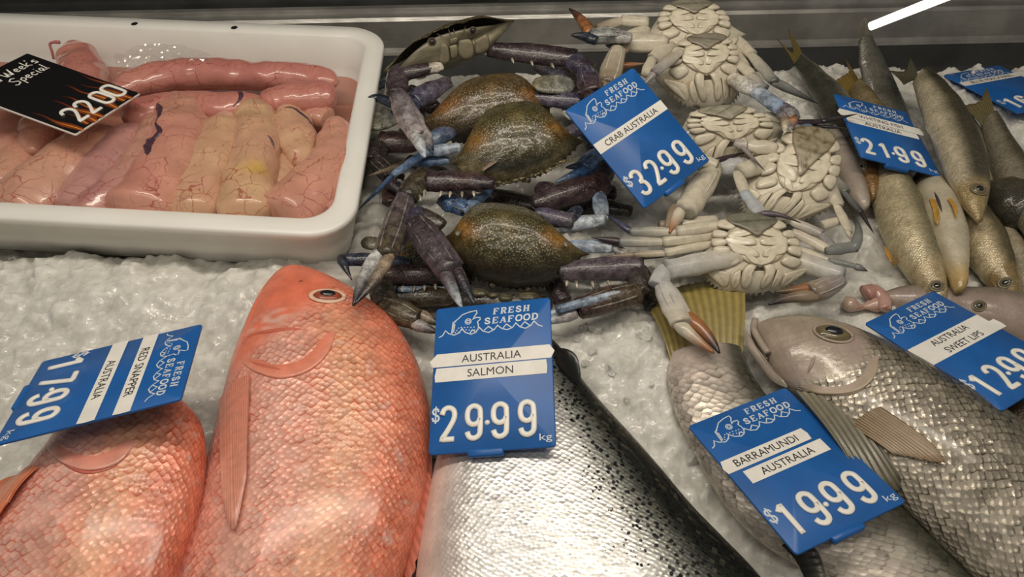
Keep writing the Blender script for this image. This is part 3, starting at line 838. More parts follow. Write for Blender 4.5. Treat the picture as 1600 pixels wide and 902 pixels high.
def ridge(m, bvh, pts, w, col, z=0.04, off=0.0, flat=0.45, taper=True, n=26):
    """a fold of skin following the surface under the given photo points"""
    hits = [surf_hit(bvh, p[0], p[1], off, z) for p in pts]
    line = catmull([h[0] for h in hits], n)
    up = sum((h[1] for h in hits), V((0, 0, 0))).normalized()
    tube(m, line, [w * (max(0.15, sin(pi * (0.06 + 0.88 * i / (n - 1)))) if taper else 1) for i in range(n)], up, 8, col, flat)

def flap(root, bvh, inner, outer, colf, mat, z=0.04, lift=0.0016, n=40, steps=8):
    """gill cover: a thin plate following the skin from an inner line to its free rear edge, which stands a little proud"""
    m = M(); A = catmull([V((p[0], p[1], 0)) for p in inner], n); B = catmull([V((p[0], p[1], 0)) for p in outer], n)
    rows = []
    for i in range(n):
        row = []; e = min(1, 6 * min(i, n - 1 - i) / (n - 1))
        for k in range(steps + 2):
            t = min(1, k / (steps - 1)); q = A[i].lerp(B[i], t)
            loc, nr = surf_hit(bvh, q.x, q.y, 0.0, z)
            off = lift * e * t ** 1.5 if k < steps else (lift * e * 0.4 if k == steps else -0.0008)
            row.append(m.add(loc + nr * (off - 0.0003 * (1 - t)), colf(i / (n - 1), t), (q.x * .0006, q.y * .0006), 0.05))
        rows.append(row)
    m.rings(rows, False, False, False)
    return m.build('gill_cover', mat, root)

# ---------------------------------------------------------------- red snappers
RED, REDP, PINK, PALE = (0.72, 0.150, 0.080), (0.66, 0.20, 0.13), (0.72, 0.34, 0.26), (0.78, 0.55, 0.44)
def snapper_col(s, v):
    c = mix((0.74, 0.31, 0.235), (0.75, 0.245, 0.15), sstep(0.25, 0.9, v))            # redder along the back
    c = mix(c, (0.79, 0.49, 0.40), 0.60 * exp(-((v - 0.33) / 0.16) ** 2) * sstep(0.18, 0.4, s))   # pale flank
    c = mix(c, (0.76, 0.50, 0.29), 0.50 * exp(-((v - 0.66) / 0.14) ** 2) * sstep(0.2, 0.4, s))   # golden band
    c = mix(c, (0.76, 0.185, 0.105), (1 - sstep(0.38, 0.46, s + 0.30 * v)) * 0.92)                   # head
    pt = exp(-((s - 0.285) / 0.035) ** 2 - ((v - 0.26) / 0.15) ** 2) * sstep(-0.25, 0.25, noise.noise(V((s * 60, v * 14, 1))))
    c = mix(c, (0.80, 0.56, 0.48), 0.85 * pt)
    c = mix(c, (0.70, 0.16, 0.085), 0.6 * sstep(0.93, 1.0, v))
    return c
def snapper_k(s, v):
    return 0.05 + 0.95 * sstep(0.40, 0.455, s + 0.30 * v + 0.03 * noise.noise(V((s * 30, v * 12, 0)))) * (1 - 0.5 * sstep(0.97, 1, v))

def snapper_big():
    A = P3([(452, 419), (432, 430), (408, 460), (388, 500), (372, 540), (358, 585), (345, 640), (330, 700), (312, 770), (292, 850), (270, 920), (250, 990), (235, 1060)], 0.040)
    B = P3([(456, 419), (486, 423), (530, 442), (575, 470), (612, 500), (642, 545), (662, 595), (672, 650), (673, 705), (664, 775), (648, 845), (628, 915), (604, 985), (580, 1060)], 0.040)
    root = thing('red_snapper', 'large whole red snapper with its head up beside the salmon card', 'fish', W(480, 700, 0.0), 'red snappers')
    m = fish_body(A, B, 0.04, 0.040, snapper_col, 150, 56, snapper_k, shape=0.75)
    put_spots(m.build('body', MAT['redskin'], root), m)
    b = m.bvh
    eye_parts(root, b, 512, 463, 0.0150, (0.80, 0.55, 0.40), (0.42, 0.10, 0.05), 0.05, 0.62, 0.05)
    # gill cover and the folds in front of it
    flap(root, b, [(384, 545), (404, 556), (434, 562), (464, 556), (486, 538), (500, 512)], [(376, 566), (400, 582), (438, 592), (480, 582), (512, 554), (526, 518)], lambda i, t: mix((0.76, 0.20, 0.12), (0.78, 0.30, 0.21), t), MAT['redskin'])
    m = M()
    ridge(m, b, [(378, 538), (392, 524), (420, 518), (452, 514), (478, 516)], 0.0022, (0.62, 0.15, 0.09))
    ridge(m, b, [(376, 560), (404, 570), (440, 580), (462, 592)], 0.0018, (0.60, 0.17, 0.11))
    m.build('cheek_fold', MAT['fin'], root)
    m = M()
    ridge(m, b, [(412, 452), (398, 478), (388, 505), (380, 528)], 0.0024, (0.74, 0.20, 0.12), flat=0.7)
    m.build('lip', MAT['fin'], root)
    m = M(); p, n_ = surf_hit(b, 470, 440, 0.0)
    pillow(m, [p + V((0.002 * cos(a), 0.0014 * sin(a), 0)) for a in [2 * pi * k / 10 for k in range(10)]], n_, 0.0004, 0.0004, 3, (0.2, 0.03, 0.02)); m.build('nostril', MAT['fin'], root)
    # pectoral fin: a long blade folded down the flank
    base = [surf_hit(b, x, y, 0.002)[0] for x, y in ((346, 626), (362, 606), (380, 592), (393, 588))]
    tips = [surf_hit(b, x, y, 0.003)[0] for x, y in ((352, 772), (358, 812), (372, 828), (389, 752))]
    fin(base, tips, 60, 17, (0.76, 0.27, 0.18), (0.78, 0.34, 0.25), 0.002, 0.0008, 0.0003).build('pectoral_fin', MAT['fin'], root)
    # folded dorsal fin along the back edge
    base = P3([(668, 690), (664, 760), (650, 830), (632, 900)], 0.042); tips = P3([(676, 700), (674, 775), (660, 850), (640, 925)], 0.036)
    fin(base, tips, 50, 12, (0.66, 0.14, 0.08), (0.74, 0.30, 0.22), 0.0, 0.002, 0.0008, ragged=0.3).build('dorsal_fin', MAT['fin'], root)
snapper_big()

def snapper_small():
    A = P3([(150, 585), (118, 610), (96, 650), (78, 695), (50, 732), (12, 785), (-30, 850), (-70, 930), (-100, 1010)], 0.064)
    B = P3([(156, 584), (200, 588), (248, 604), (290, 630), (314, 662), (322, 705), (318, 760), (304, 820), (284, 880), (262, 945), (236, 1010)], 0.064)
    root = thing('red_snapper', 'smaller red snapper at the lower left with its head under the sideways card', 'fish', W(150, 780, 0.0), 'red snappers')
    def col(s, v):
        c = snapper_col(s, v)
        return mix(c, (0.72, 0.42, 0.36), 0.35 * exp(-((v - 0.36) / 0.2) ** 2) * sstep(0.12, 0.3, s))
    m = fish_body(A, B, 0.064, 0.030, col, 140, 52, lambda s, v: 0.06 + 0.94 * sstep(0.40, 0.46, s + 0.30 * v), shape=0.75)
    put_spots(m.build('body', MAT['redskin'], root), m)
    b = m.bvh
    flap(root, b, [(84, 676), (104, 694), (138, 704), (172, 696), (196, 672)], [(70, 698), (98, 724), (140, 736), (186, 724), (214, 690)], lambda i, t: mix((0.75, 0.24, 0.16), (0.76, 0.36, 0.28), t), MAT['redskin'], z=0.064)
    m = M(); ridge(m, b, [(72, 694), (98, 720), (135, 738), (178, 728), (198, 700)], 0.0018, (0.55, 0.14, 0.10), 0.064); m.build('cheek_fold', MAT['fin'], root)
    eye_parts(root, b, 172, 632, 0.013, (0.80, 0.55, 0.40), (0.42, 0.10, 0.05), 0.05, 0.7, 0.064)
    base = [surf_hit(b, x, y, 0.002, 0.064)[0] for x, y in ((30, 742), (44, 734), (56, 730), (62, 732))]
    tips = [surf_hit(b, x, y, 0.003, 0.064)[0] for x, y in ((-10, 765), (-30, 800), (-12, 830), (22, 790))]
    fin(base, tips, 36, 10, (0.74, 0.24, 0.12), (0.74, 0.22, 0.10), 0.004, 0.001, 0.0005).build('pectoral_fin', MAT['fin'], root)
    base = P3([(316, 740), (304, 806), (284, 868), (262, 930)], 0.066); tips = P3([(322, 750), (311, 820), (290, 886), (268, 945)], 0.058)
    fin(base, tips, 40, 10, (0.62, 0.14, 0.09), (0.72, 0.30, 0.24), 0.0, 0.002, 0.0007, ragged=0.25).build('dorsal_fin', MAT['fin'], root)
snapper_small()

# ---------------------------------------------------------------- salmon
def salmon():
    A = P3([(800, 505), (770, 535), (735, 590), (705, 650), (684, 710), (668, 780), (656, 850), (648, 920), (646, 1000), (660, 1080)], 0.036)
    B = P3([(812, 504), (845, 520), (876, 545), (908, 592), (944, 636), (986, 682), (1030, 732), (1080, 792), (1128, 842), (1180, 896), (1230, 960), (1280, 1040)], 0.036)
    root = thing('salmon', 'silver whole salmon with black-spotted dark back under its price card', 'fish', W(850, 780, 0))
    def col(s, v):
        c = mix((0.70, 0.54, 0.48), (0.72, 0.71, 0.69), sstep(0.02, 0.20, v))
        c = mix(c, (0.46, 0.47, 0.50), 0.6 * exp(-((v - 0.30) / 0.10) ** 2))
        c = mix(c, (0.24, 0.25, 0.22), sstep(0.62, 0.76, v))
        c = mix(c, (0.022, 0.025, 0.020), sstep(0.73, 0.86, v))
        return c
    m = fish_body(A, B, 0.036, 0.040, col, 150, 64, lambda s, v: 0.30 + 0.70 * sstep(0.02, 0.2, v), lambda s, v: sstep(0.52, 0.74, v + 0.07 * noise.noise(V((s * 9, v * 6, 0)))) , shape=0.7)
    put_spots(m.build('body', MAT['salmonskin'], root), m)
    b = m.bvh
    # dark fleshy fin standing on the back
    m = M()
    loop = P3([(868, 548), (876, 544, .062), (890, 547, .064), (901, 557, .064), (906, 574, .062), (907, 592, .058), (900, 600, .054), (884, 590, .052), (870, 572, .052)], 0.056)
    pillow(m, catmull(loop + [loop[0]], 37)[:-1], V((0.35, -0.1, 0.93)).normalized(), 0.005, 0.004, 7, (0.020, 0.022, 0.020))
    m.build('adipose_fin', MAT['fin'], root)
salmon()

# ---------------------------------------------------------------- barramundi
def barramundi():
    A = P3([(1046, 556), (1043, 585), (1048, 625), (1066, 670), (1094, 725), (1130, 785), (1180, 840), (1240, 880), (1292, 910), (1350, 970), (1400, 1040)], 0.024)
    B = P3([(1158, 548), (1176, 590), (1205, 630), (1250, 670), (1305, 715), (1370, 760), (1425, 805), (1472, 855), (1520, 903), (1570, 960), (1620, 1040)], 0.024)
    root = thing('barramundi', 'grey silver barramundi with fanned yellow tail under its price card', 'fish', W(1200, 700, 0))
    def col(s, v):
        c = mix((0.56, 0.50, 0.43), (0.42, 0.39, 0.33), sstep(0.3, 0.7, v))
        c = mix(c, (0.58, 0.47, 0.42), 0.5 * (1 - sstep(0.05, 0.25, s)))
        c = mix(c, (0.075, 0.075, 0.055), sstep(0.58, 0.82, v))
        return c
    m = fish_body(A, B, 0.024, 0.022, col, 130, 48, lambda s, v: 0.25 + 0.75 * sstep(0.03, 0.12, s), shape=0.5)
    put_spots(m.build('body', MAT['barraskin'], root), m)
    b = m.bvh
    base = P3([(1050, 572), (1072, 560), (1105, 556), (1135, 556), (1160, 562)], 0.026)
    tips = P3([(1014, 492), (1042, 462), (1082, 448), (1125, 444), (1160, 446)], 0.020)
    fin(base, tips, 70, 13, (0.34, 0.27, 0.10), (0.30, 0.235, 0.07), 0.010, 0.0012, 0.0007, ragged=0.06).build('tail_fin', MAT['fin'], root)
    base = P3([(1240, 848), (1258, 862), (1272, 880), (1284, 905)], 0.040); tips = P3([(1252, 838), (1274, 852), (1290, 872), (1298, 915)], 0.050)
    base = P3([(1222, 852), (1240, 870), (1252, 890), (1262, 915)], 0.034)
    tips = P3([(1256, 850), (1272, 862), (1282, 882), (1290, 915)], 0.040)
    fin(base, tips, 40, 6, (0.03, 0.032, 0.03), (0.10, 0.095, 0.075), 0.006, 0.0012, 0.0010).build('anal_fin', MAT['fin'], root)
barramundi()

# ---------------------------------------------------------------- sweetlips
MAT['headskin'] = scale_mat('fish_cheek_skin', 0.004, 0.004, 0.34, 0.0, 0.1, 0.2, 0.5, 0.001)
def sweetlips():
    A = P3([(1177, 510), (1184, 528), (1196, 552), (1212, 582), (1234, 604), (1262, 625), (1296, 660), (1330, 700), (1368, 742), (1410, 785), (1450, 826), (1500, 876), (1560, 936), (1620, 1000)], 0.040)
    B = P3([(1180, 509), (1212, 502), (1254, 501), (1292, 508), (1330, 520), (1370, 538), (1420, 563), (1470, 592), (1522, 622), (1570, 655), (1612, 690), (1660, 735), (1710, 790)], 0.040)
    root = thing('sweetlips', 'big silver scaled fish with open mouth beneath the sweet lips card', 'fish', W(1400, 660, 0))
    def col(s, v):
        c = mix((0.54, 0.485, 0.40), (0.38, 0.34, 0.26), sstep(0.35, 0.75, v))
        c = mix(c, (0.14, 0.125, 0.09), sstep(0.55, 0.82, v) * sstep(0.2, 0.36, s))
        hb = 0.235 + 0.12 * sin(pi * v) ** 0.8 if 0 < v < 1 else 0.235
        hd = 1 - sstep(hb - 0.03, hb + 0.03, s)
        c = mix(c, mix((0.42, 0.34, 0.28), (0.30, 0.26, 0.19), v), hd)
        c = mix(c, (0.36, 0.26, 0.25), 0.8 * exp(-(((s - 0.30) / 0.05) ** 2 + ((v - 0.6) / 0.18) ** 2)))
        c = mix(c, (0.20, 0.15, 0.07), 0.6 * exp(-(((s - 0.11) / 0.05) ** 2 + ((v - 0.94) / 0.08) ** 2)))
        return c
    m = fish_body(A, B, 0.040, 0.040, col, 150, 60, lambda s, v: 0.08 + 0.92 * sstep(-0.015, 0.035, s - 0.235 - 0.12 * max(0, sin(pi * v)) ** 0.8), shape=0.62)
    put_spots(m.build('body', MAT['silverskin'], root), m)
    b = m.bvh
    eye_parts(root, b, 1302, 521, 0.0160, (0.36, 0.29, 0.22), (0.20, 0.16, 0.085), -0.3, 0.66, 0.05, dark=(0.012, 0.017, 0.022), rimw=0.09)
    flap(root, b, [(1258, 592), (1290, 600), (1322, 596), (1344, 578), (1350, 552)], [(1246, 606), (1288, 616), (1338, 612), (1366, 590), (1374, 556)], lambda i, t: mix((0.40, 0.32, 0.28), (0.46, 0.37, 0.27), t), MAT['headskin'], z=0.05)
    m = M()
    ridge(m, b, [(1236, 604), (1275, 612), (1320, 614), (1346, 606), (1356, 590), (1370, 572)], 0.0026, (0.40, 0.31, 0.24), 0.05)
    ridge(m, b, [(1280, 540), (1268, 570), (1258, 594)], 0.0014, (0.30, 0.22, 0.20), 0.05)
    m.build('cheek_fold', MAT['fin'], root)
    # open mouth: upper and lower lip, dark gape between
    m = M(); tube(m, catmull(P3([(1180, 500, .045), (1178, 515, .046), (1188, 535, .047), (1200, 552, .048)], .045), 18), [0.0032] * 18, V((0, 0, 1)), 10, (0.36, 0.30, 0.24), 0.9); m.build('upper_lip', MAT['fin'], root)
    jaw = P3([(1160, 511, .041), (1166, 514, .043), (1176, 534, .044), (1192, 556, .045), (1212, 582, .045), (1232, 606, .044), (1206, 595, .038), (1182, 566, .038), (1166, 540, .039)], .04)
    m = M(); pillow(m, catmull(jaw + [jaw[0]], 41)[:-1], V((-0.2, -0.35, 0.9)).normalized(), 0.0035, 0.010, 8, lambda q, r, j: mix((0.42, 0.35, 0.30), (0.36, 0.31, 0.25), r)); m.build('lower_jaw', MAT['headskin'], root)
    m = M(); pillow(m, P3([(1172, 515, .040), (1178, 522, .042), (1192, 545, .044), (1200, 562, .043), (1186, 556, .040), (1175, 537, .039)], .04), V((-.3, -.3, .9)).normalized(), 0.001, 0.002, 4, (0.10, 0.07, 0.05)); m.build('mouth_gape', MAT['fin'], root)
    base = [surf_hit(b, x, y, 0.0025, .05)[0] for x, y in ((1334, 668), (1344, 654), (1360, 644), (1374, 638))]
    tips = [surf_hit(b, x, y, 0.003, .05)[0] for x, y in ((1396, 712), (1462, 726), (1474, 722), (1458, 700))]
    fin(base, tips, 50, 13, (0.22, 0.14, 0.07), (0.38, 0.28, 0.18), 0.002, 0.0008, 0.0008, ragged=0.10).build('pectoral_fin', MAT['fin'], root)
    base = P3([(1244, 612, .05), (1268, 616, .05), (1300, 624, .052), (1328, 644, .054)], .05)
    tips = P3([(1330, 735, .054), (1372, 762, .054), (1400, 770, .052), (1404, 752, .050)], .05)
    fin(base, tips, 60, 7, (0.24, 0.22, 0.16), (0.12, 0.11, 0.075), 0.006, 0.0012, 0.0016).build('pelvic_fin', MAT['fin'], root)
    m = M(); ridge(m, b, [(1372, 560), (1420, 590), (1480, 640), (1540, 700), (1600, 768)], 0.0010, (0.12, 0.10, 0.07), 0.05, 0.0, 0.5); m.build('lateral_line', MAT['fin'], root)
sweetlips()

# ---------------------------------------------------------------- whiting and other fish on the right
def spine_fish(name, label, cat, spine, z, colf, mat, T=0.8, group=None, tail=None, tcol=(0.16, 0.12, 0.05), eye=None, kf=None, fins=(), N=90, tail_z=None, mouth=None, ecol=(0.20, 0.165, 0.09)):
    pts = P3([(s[0], s[1], z if len(s) < 4 else s[3]) for s in spine], z)
    pp = [V((s[0], s[1], 1000 * (z if len(s) < 4 else s[3]))) for s in spine]
    line = catmull(pp, N)
    wpx = [s[2] for s in spine]
    d = [0]
    for a, b in zip(pp, pp[1:]): d.append(d[-1] + (b - a).length)
    A, B, ws = [], [], []
    for i, p in enumerate(line):
        t = i / (N - 1) * d[-1]; j = 0
        while j < len(d) - 2 and d[j + 1] < t: j += 1
        f = (t - d[j]) / max(1e-9, d[j + 1] - d[j]); f = f * f * (3 - 2 * f)
        w = lerp(wpx[j], wpx[j + 1], min(1, max(0, f))) * 0.56
        tg = (line[min(N - 1, i + 1)] - line[max(0, i - 1)]); tg.z = 0; tg.normalize(); sd = V((-tg.y, tg.x, 0))
        l, r = p + sd * w, p - sd * w
        A.append(W(l.x, l.y, p.z / 1000)); B.append(W(r.x, r.y, p.z / 1000)); ws.append((A[-1] - B[-1]).length / 2)
    root = thing(name, label, cat, V((pts[len(pts) // 2].x, pts[len(pts) // 2].y, 0)), group)
    m = fish_body(A[::6] + [A[-1]], B[::6] + [B[-1]], z, max(ws) * T, colf, N, 32, kf, shape=0.8)
    put_spots(m.build('body', mat, root), m)
    b = m.bvh
    if tail:
        fin(P3(tail[0], tail_z or z), P3(tail[1], tail_z or z), 40, 9, tcol, tuple(x * 1.1 for x in tcol), 0.002, 0.001, 0.0005, ragged=0.12).build('tail_fin', MAT['fin'], root)
    if eye: eye_parts(root, b, eye[0], eye[1], eye[2], (0.17, 0.14, 0.085), ecol, 0.2, 0.85, z)
    for nm, base, tips, c in fins:
        bb = [surf_hit(b, x, y, 0.0015, z)[0] for x, y in base]; tt = [surf_hit(b, x, y, 0.003, z)[0] for x, y in tips]
        fin(bb, tt, 24, 6, c, c, 0.002, 0.0008, 0.0004).build(nm, MAT['fin'], root)
    if mouth:
        m = M(); ridge(m, b, mouth, 0.0016, (0.22, 0.15, 0.07), z); m.build('mouth_fold', MAT['fin'], root)
    return root, b

def wcol(belly, back, head=None, lo=0.45, hi=0.85, flip=False, s0=0.78):
    def f(s, v):
        if flip: v = 1 - v
        c = mix(belly, back, sstep(lo, hi, v))
        if head: c = mix(c, head, sstep(s0, s0 + 0.08, s))
        return c
    return f
CREAM, OLIVE, GOLD, GREY = (0.44, 0.38, 0.26), (0.085, 0.075, 0.042), (0.36, 0.27, 0.12), (0.27, 0.26, 0.22)
G = 'whiting lying in a heap'
TH = MAT['whitingskin']
# those underneath first
spine_fish('whiting', 'whiting at the far left of the heap with forked tail, orange cheek under the card', 'fish', [(1248, 96, 12), (1272, 125, 24), (1302, 165, 38), (1328, 205, 42), (1345, 240, 38), (1355, 270, 30), (1362, 295, 20), (1364, 312, 6)], 0.030,
    wcol((0.20, 0.19, 0.15), (0.055, 0.055, 0.042), (0.22, 0.12, 0.04), 0.2, 0.6, flip=True), TH, group=G,
    tail=([(1242, 100), (1250, 96), (1258, 94)], [(1214, 62), (1238, 84), (1231, 46)]), tcol=(0.15, 0.115, 0.035), eye=(1345, 263, 0.0075))
spine_fish('whiting', 'whiting with raised grey tail below the bright reflection streak', 'fish', [(1352, 62, 20, .075), (1362, 100, 34, .055), (1376, 140, 42, .032), (1394, 180, 42, .016), (1412, 225, 36, .012), (1424, 262, 24, .012)], 0.030,
    wcol((0.13, 0.125, 0.10), (0.085, 0.085, 0.07), None, 0.3, 0.7), TH, T=0.5, group=G,
    tail=([(1344, 68, .075), (1352, 64, .075), (1362, 62, .075)], [(1342, 46, .09), (1349, 26, .10), (1358, 44, .09)]), tcol=(0.14, 0.135, 0.10))
spine_fish('whiting', 'whiting whose ragged orange-brown tail shows above its card', 'fish', [(1336, 138, 22), (1352, 165, 30), (1375, 200, 36), (1395, 240, 34)], 0.030,
    wcol((0.22, 0.17, 0.09), (0.16, 0.12, 0.05)), TH, group=G, tail=([(1326, 148), (1336, 142), (1348, 138)], [(1306, 126), (1326, 112), (1320, 94)]), tcol=(0.21, 0.14, 0.035))
spine_fish('whiting', 'whiting with cream and grey flank wedged behind the largest whiting', 'fish', [(1478, 158, 10), (1500, 185, 22), (1522, 225, 28), (1540, 275, 30), (1556, 320, 20)], 0.020,
    wcol((0.30, 0.27, 0.19), (0.10, 0.09, 0.06)), TH, group=G)
spine_fish('whiting', 'whiting at the far right whose square brown tail overlaps the mackerel card', 'fish', [(1545, 188, 20), (1556, 215, 28), (1575, 262, 42), (1604, 310, 52), (1640, 365, 50), (1680, 430, 24)], 0.038,
    wcol((0.24, 0.215, 0.155), (0.09, 0.08, 0.052), None, 0.15, 0.55), TH, group=G, tail=([(1535, 196), (1545, 190), (1556, 186)], [(1500, 166), (1528, 160), (1540, 138)]), tcol=(0.15, 0.125, 0.06))
spine_fish('whiting', 'whiting in the lower right of the heap with gaping lips on the ice', 'fish', [(1498, 320, 36), (1518, 352, 50), (1540, 388, 56), (1558, 420, 46), (1572, 445, 32), (1582, 462, 20), (1586, 472, 9)], 0.022,
    wcol((0.46, 0.38, 0.235), (0.11, 0.09, 0.045), (0.27, 0.19, 0.085), 0.28, 0.62, s0=0.70), TH, group=G, eye=(1571, 442, 0.006), mouth=[(1548, 438), (1562, 456), (1576, 468), (1585, 468)])
spine_fish('whiting', 'pale whiting running off the right edge below the dark head', 'fish', [(1562, 352, 20), (1582, 395, 34), (1606, 440, 44), (1636, 490, 36)], 0.014, wcol((0.36, 0.31, 0.22), (0.24, 0.21, 0.15)), TH, group=G)
spine_fish('whiting', 'dark-headed whiting pointing left, under the largest whiting head', 'fish', [(1700, 345, 60), (1640, 330, 62), (1592, 322, 58), (1562, 312, 46), (1542, 303, 28), (1532, 298, 12)], 0.030,
    wcol((0.085, 0.075, 0.05), (0.045, 0.042, 0.03)), TH, group=G)
spine_fish('whiting', 'golden yellow whiting nearest the crabs, its head at the sweet lips card', 'fish', [(1378, 262, 40), (1392, 300, 56), (1408, 340, 64), (1426, 378, 64), (1442, 412, 54), (1455, 440, 40), (1464, 462, 28), (1470, 480, 12)], 0.024,
    wcol((0.46, 0.395, 0.25), (0.16, 0.145, 0.085), (0.42, 0.34, 0.20), 0.30, 0.75, s0=0.72), TH, group=G, eye=(1464, 447, 0.0065),
    fins=[('pelvic_fin', [(1380, 384), (1388, 392), (1394, 400)], [(1383, 400), (1392, 412), (1402, 415)], (0.50, 0.27, 0.05))])
r, b = spine_fish('whiting', 'belly-up cream whiting with two orange fins in mid heap', 'fish', [(1438, 274, 26, .012), (1450, 300, 46, .028), (1466, 335, 56), (1482, 375, 52), (1492, 408, 38), (1497, 430, 26), (1499, 446, 22), (1500, 456, 12)], 0.036,
    lambda s, v: mix(mix((0.50, 0.45, 0.34), (0.34, 0.29, 0.19), sstep(0.25, 0.5, abs(v - 0.5))), (0.46, 0.33, 0.14), sstep(0.80, 0.95, s)), TH, group=G, kf=lambda s, v: 0.3,
    fins=[('pelvic_fin', [(1453, 313), (1457, 312), (1461, 314)], [(1462, 350), (1466, 354), (1468, 342)], (0.52, 0.29, 0.05)), ('pelvic_fin', [(1480, 313), (1484, 312), (1487, 316)], [(1489, 338), (1492, 345), (1492, 332)], (0.52, 0.29, 0.05))])
m = M(); ridge(m, b, [(1460, 300), (1464, 309), (1468, 320), (1472, 332)], 0.0016, (0.06, 0.05, 0.05), 0.04); m.build('belly_slit', MAT['fin'], r)
spine_fish('whiting', 'largest whiting, lying over the right side of its card', 'fish', [(1438, 120, 24), (1456, 148, 42), (1476, 184, 56), (1494, 222, 61), (1508, 258, 60), (1518, 290, 51), (1524, 318, 36), (1528, 336, 20), (1530, 346, 8)], 0.056,
    wcol((0.44, 0.385, 0.27), (0.070, 0.062, 0.040), (0.33, 0.25, 0.12), 0.16, 0.52, s0=0.76), TH, T=0.55, group=G,
    tail=([(1413, 132), (1424, 126), (1436, 124)], [(1390, 112), (1413, 112), (1421, 92)]), tcol=(0.085, 0.08, 0.05), eye=(1530, 296, 0.0085),
    mouth=[(1497, 300), (1508, 320), (1518, 334)])
spine_fish('whiting', 'pale pink whiting snout lying between the white crabs and the card', 'fish', [(1300, 205, 16), (1312, 235, 26), (1326, 268, 32), (1340, 300, 28), (1349, 316, 20), (1354, 326, 8)], 0.030,
    wcol((0.38, 0.32, 0.27), (0.27, 0.235, 0.20)), TH, group=G, kf=lambda s, v: 0.1)
# grey fish behind the sweetlips card
spine_fish('grey_fish', 'dull grey-pink fish half hidden behind the sweet lips card', 'fish', [(1720, 560, 60), (1640, 520, 66), (1560, 494, 60), (1480, 478, 44), (1420, 470, 34), (1388, 466, 22), (1374, 465, 8)], 0.010,
    wcol((0.33, 0.26, 0.22), (0.20, 0.17, 0.14), None, 0.4, 0.8, True), TH, kf=lambda s, v: 0.2, eye=(1530, 478, 0.006))
spine_fish('grey_fish', 'brown fish running off the frame under the sweet lips card', 'fish', [(1548, 618, 30), (1590, 650, 60), (1650, 690, 80), (1720, 740, 70)], 0.016, wcol((0.16, 0.11, 0.06), (0.11, 0.075, 0.04)), TH)  # shade of the card above painted into the brown
def gut_scrap():
    m = M()
    tube(m, catmull(P3([(1318, 470), (1330, 476), (1345, 480), (1360, 478), (1374, 474)], 0.012), 26), lambda t: 0.006 + 0.003 * sin(t * 9), V((0, 0, 1)), 12, lambda t, th: mix((0.52, 0.42, 0.33), (0.50, 0.30, 0.26), t), 0.8)
    tube(m, catmull(P3([(1352, 458), (1366, 455), (1380, 466), (1384, 484)], 0.018), 22), lambda t: 0.009 - 0.003 * t, V((0, 0, 1)), 12, lambda t, th: mix((0.44, 0.24, 0.21), (0.50, 0.33, 0.29), t), 0.7)
    return tag(m.build('fish_scrap', MAT['roe'], loc=W(1350, 470, 0)), 'small pink scrap of fish gut on the ice above the silver fish', 'fish scrap')
gut_scrap()

# ================================================================ crabs
CK = {'P': (0.036, 0.022, 0.028), 'R': (0.052, 0.026, 0.025), 'B': (0.05, 0.12, 0.27), 'N': (0.018, 0.028, 0.050), 'W': (0.40, 0.45, 0.50), 'L': (0.14, 0.21, 0.33),
      'C': (0.58, 0.53, 0.42), 'G': (0.20, 0.21, 0.20), 'O': (0.33, 0.135, 0.05), 'K': (0.022, 0.018, 0.022), 'Y': (0.15, 0.13, 0.07), 'D': (0.036, 0.030, 0.022),
      'V': (0.085, 0.066, 0.082), 'M': (0.32, 0.29, 0.29), 'T': (0.075, 0.058, 0.032), 'S': (0.45, 0.45, 0.45), 'E': (0.26, 0.20, 0.14), 'U': (0.055, 0.055, 0.10)}
OUT = []
def _outline():
    """half outline of a swimming crab shell, front middle to rear middle, in shell units (x to the side spine, y forward)"""
    half = [(0.0, 1.0), (0.05, 0.97), (0.09, 1.01), (0.13, 0.95), (0.19, 0.99), (0.22, 0.92), (0.27, 0.86), (0.32, 0.90), (0.36, 0.95)]
    n = 8
    for i in range(n):                       # the saw edge in front of the spine
        a = i / n
        x, y = 0.38 + 0.50 * a ** 0.9, 0.92 - 0.72 * a ** 1.25
        half += [(x, y - 0.045), (x + 0.052, y + 0.012)]
    half += [(0.88, 0.16), (0.93, 0.12), (1.0, 0.08), (0.93, 0.02), (0.84, -0.06), (0.76, -0.18), (0.68, -0.33), (0.60, -0.48), (0.52, -0.62), (0.44, -0.73), (0.36, -0.80), (0.26, -0.855), (0.14, -0.88), (0.0, -0.885)]
    return half + [(-x, y) for x, y in half[-2:0:-1]]
OUT = _outline()
def _soft(P, k=7):
    n = len(P)
    return [(sum(P[(i + j) % n][0] for j in range(-k, k + 1)) / (2 * k + 1), sum(P[(i + j) % n][1] for j in range(-k, k + 1)) / (2 * k + 1)) for i in range(n)]
SOFT = _soft(_soft(OUT, 4), 4)

class Frame:
    """maps shell units on to the world from the two side spines, the front and the rear"""
    def __init__(s, L, R, F, B):
        s.L, s.R, s.F, s.B = [W(*p) for p in (L, R, F, B)]
        s.mid = (s.L + s.R) / 2
        s.x = (s.R - s.L) / 2
        n = s.x.cross(s.B - s.mid); n.normalize()
        if n.z < 0: n = -n
        s.n = n
        # the front lies in the plane of the two spines and the rear
        eye = V((0, 0, CAM_H)); d = s.F - eye
        s.F = eye + d * ((s.mid - eye).dot(n) / d.dot(n))
    def __call__(s, x, y, h=0.0):
        t = y - 0.08
        q = s.mid + s.x * x
        q = q + ((s.F - s.mid) * (t / 0.92) if t > 0 else (s.B - s.mid) * (t / -0.965))
        return q + s.n * h

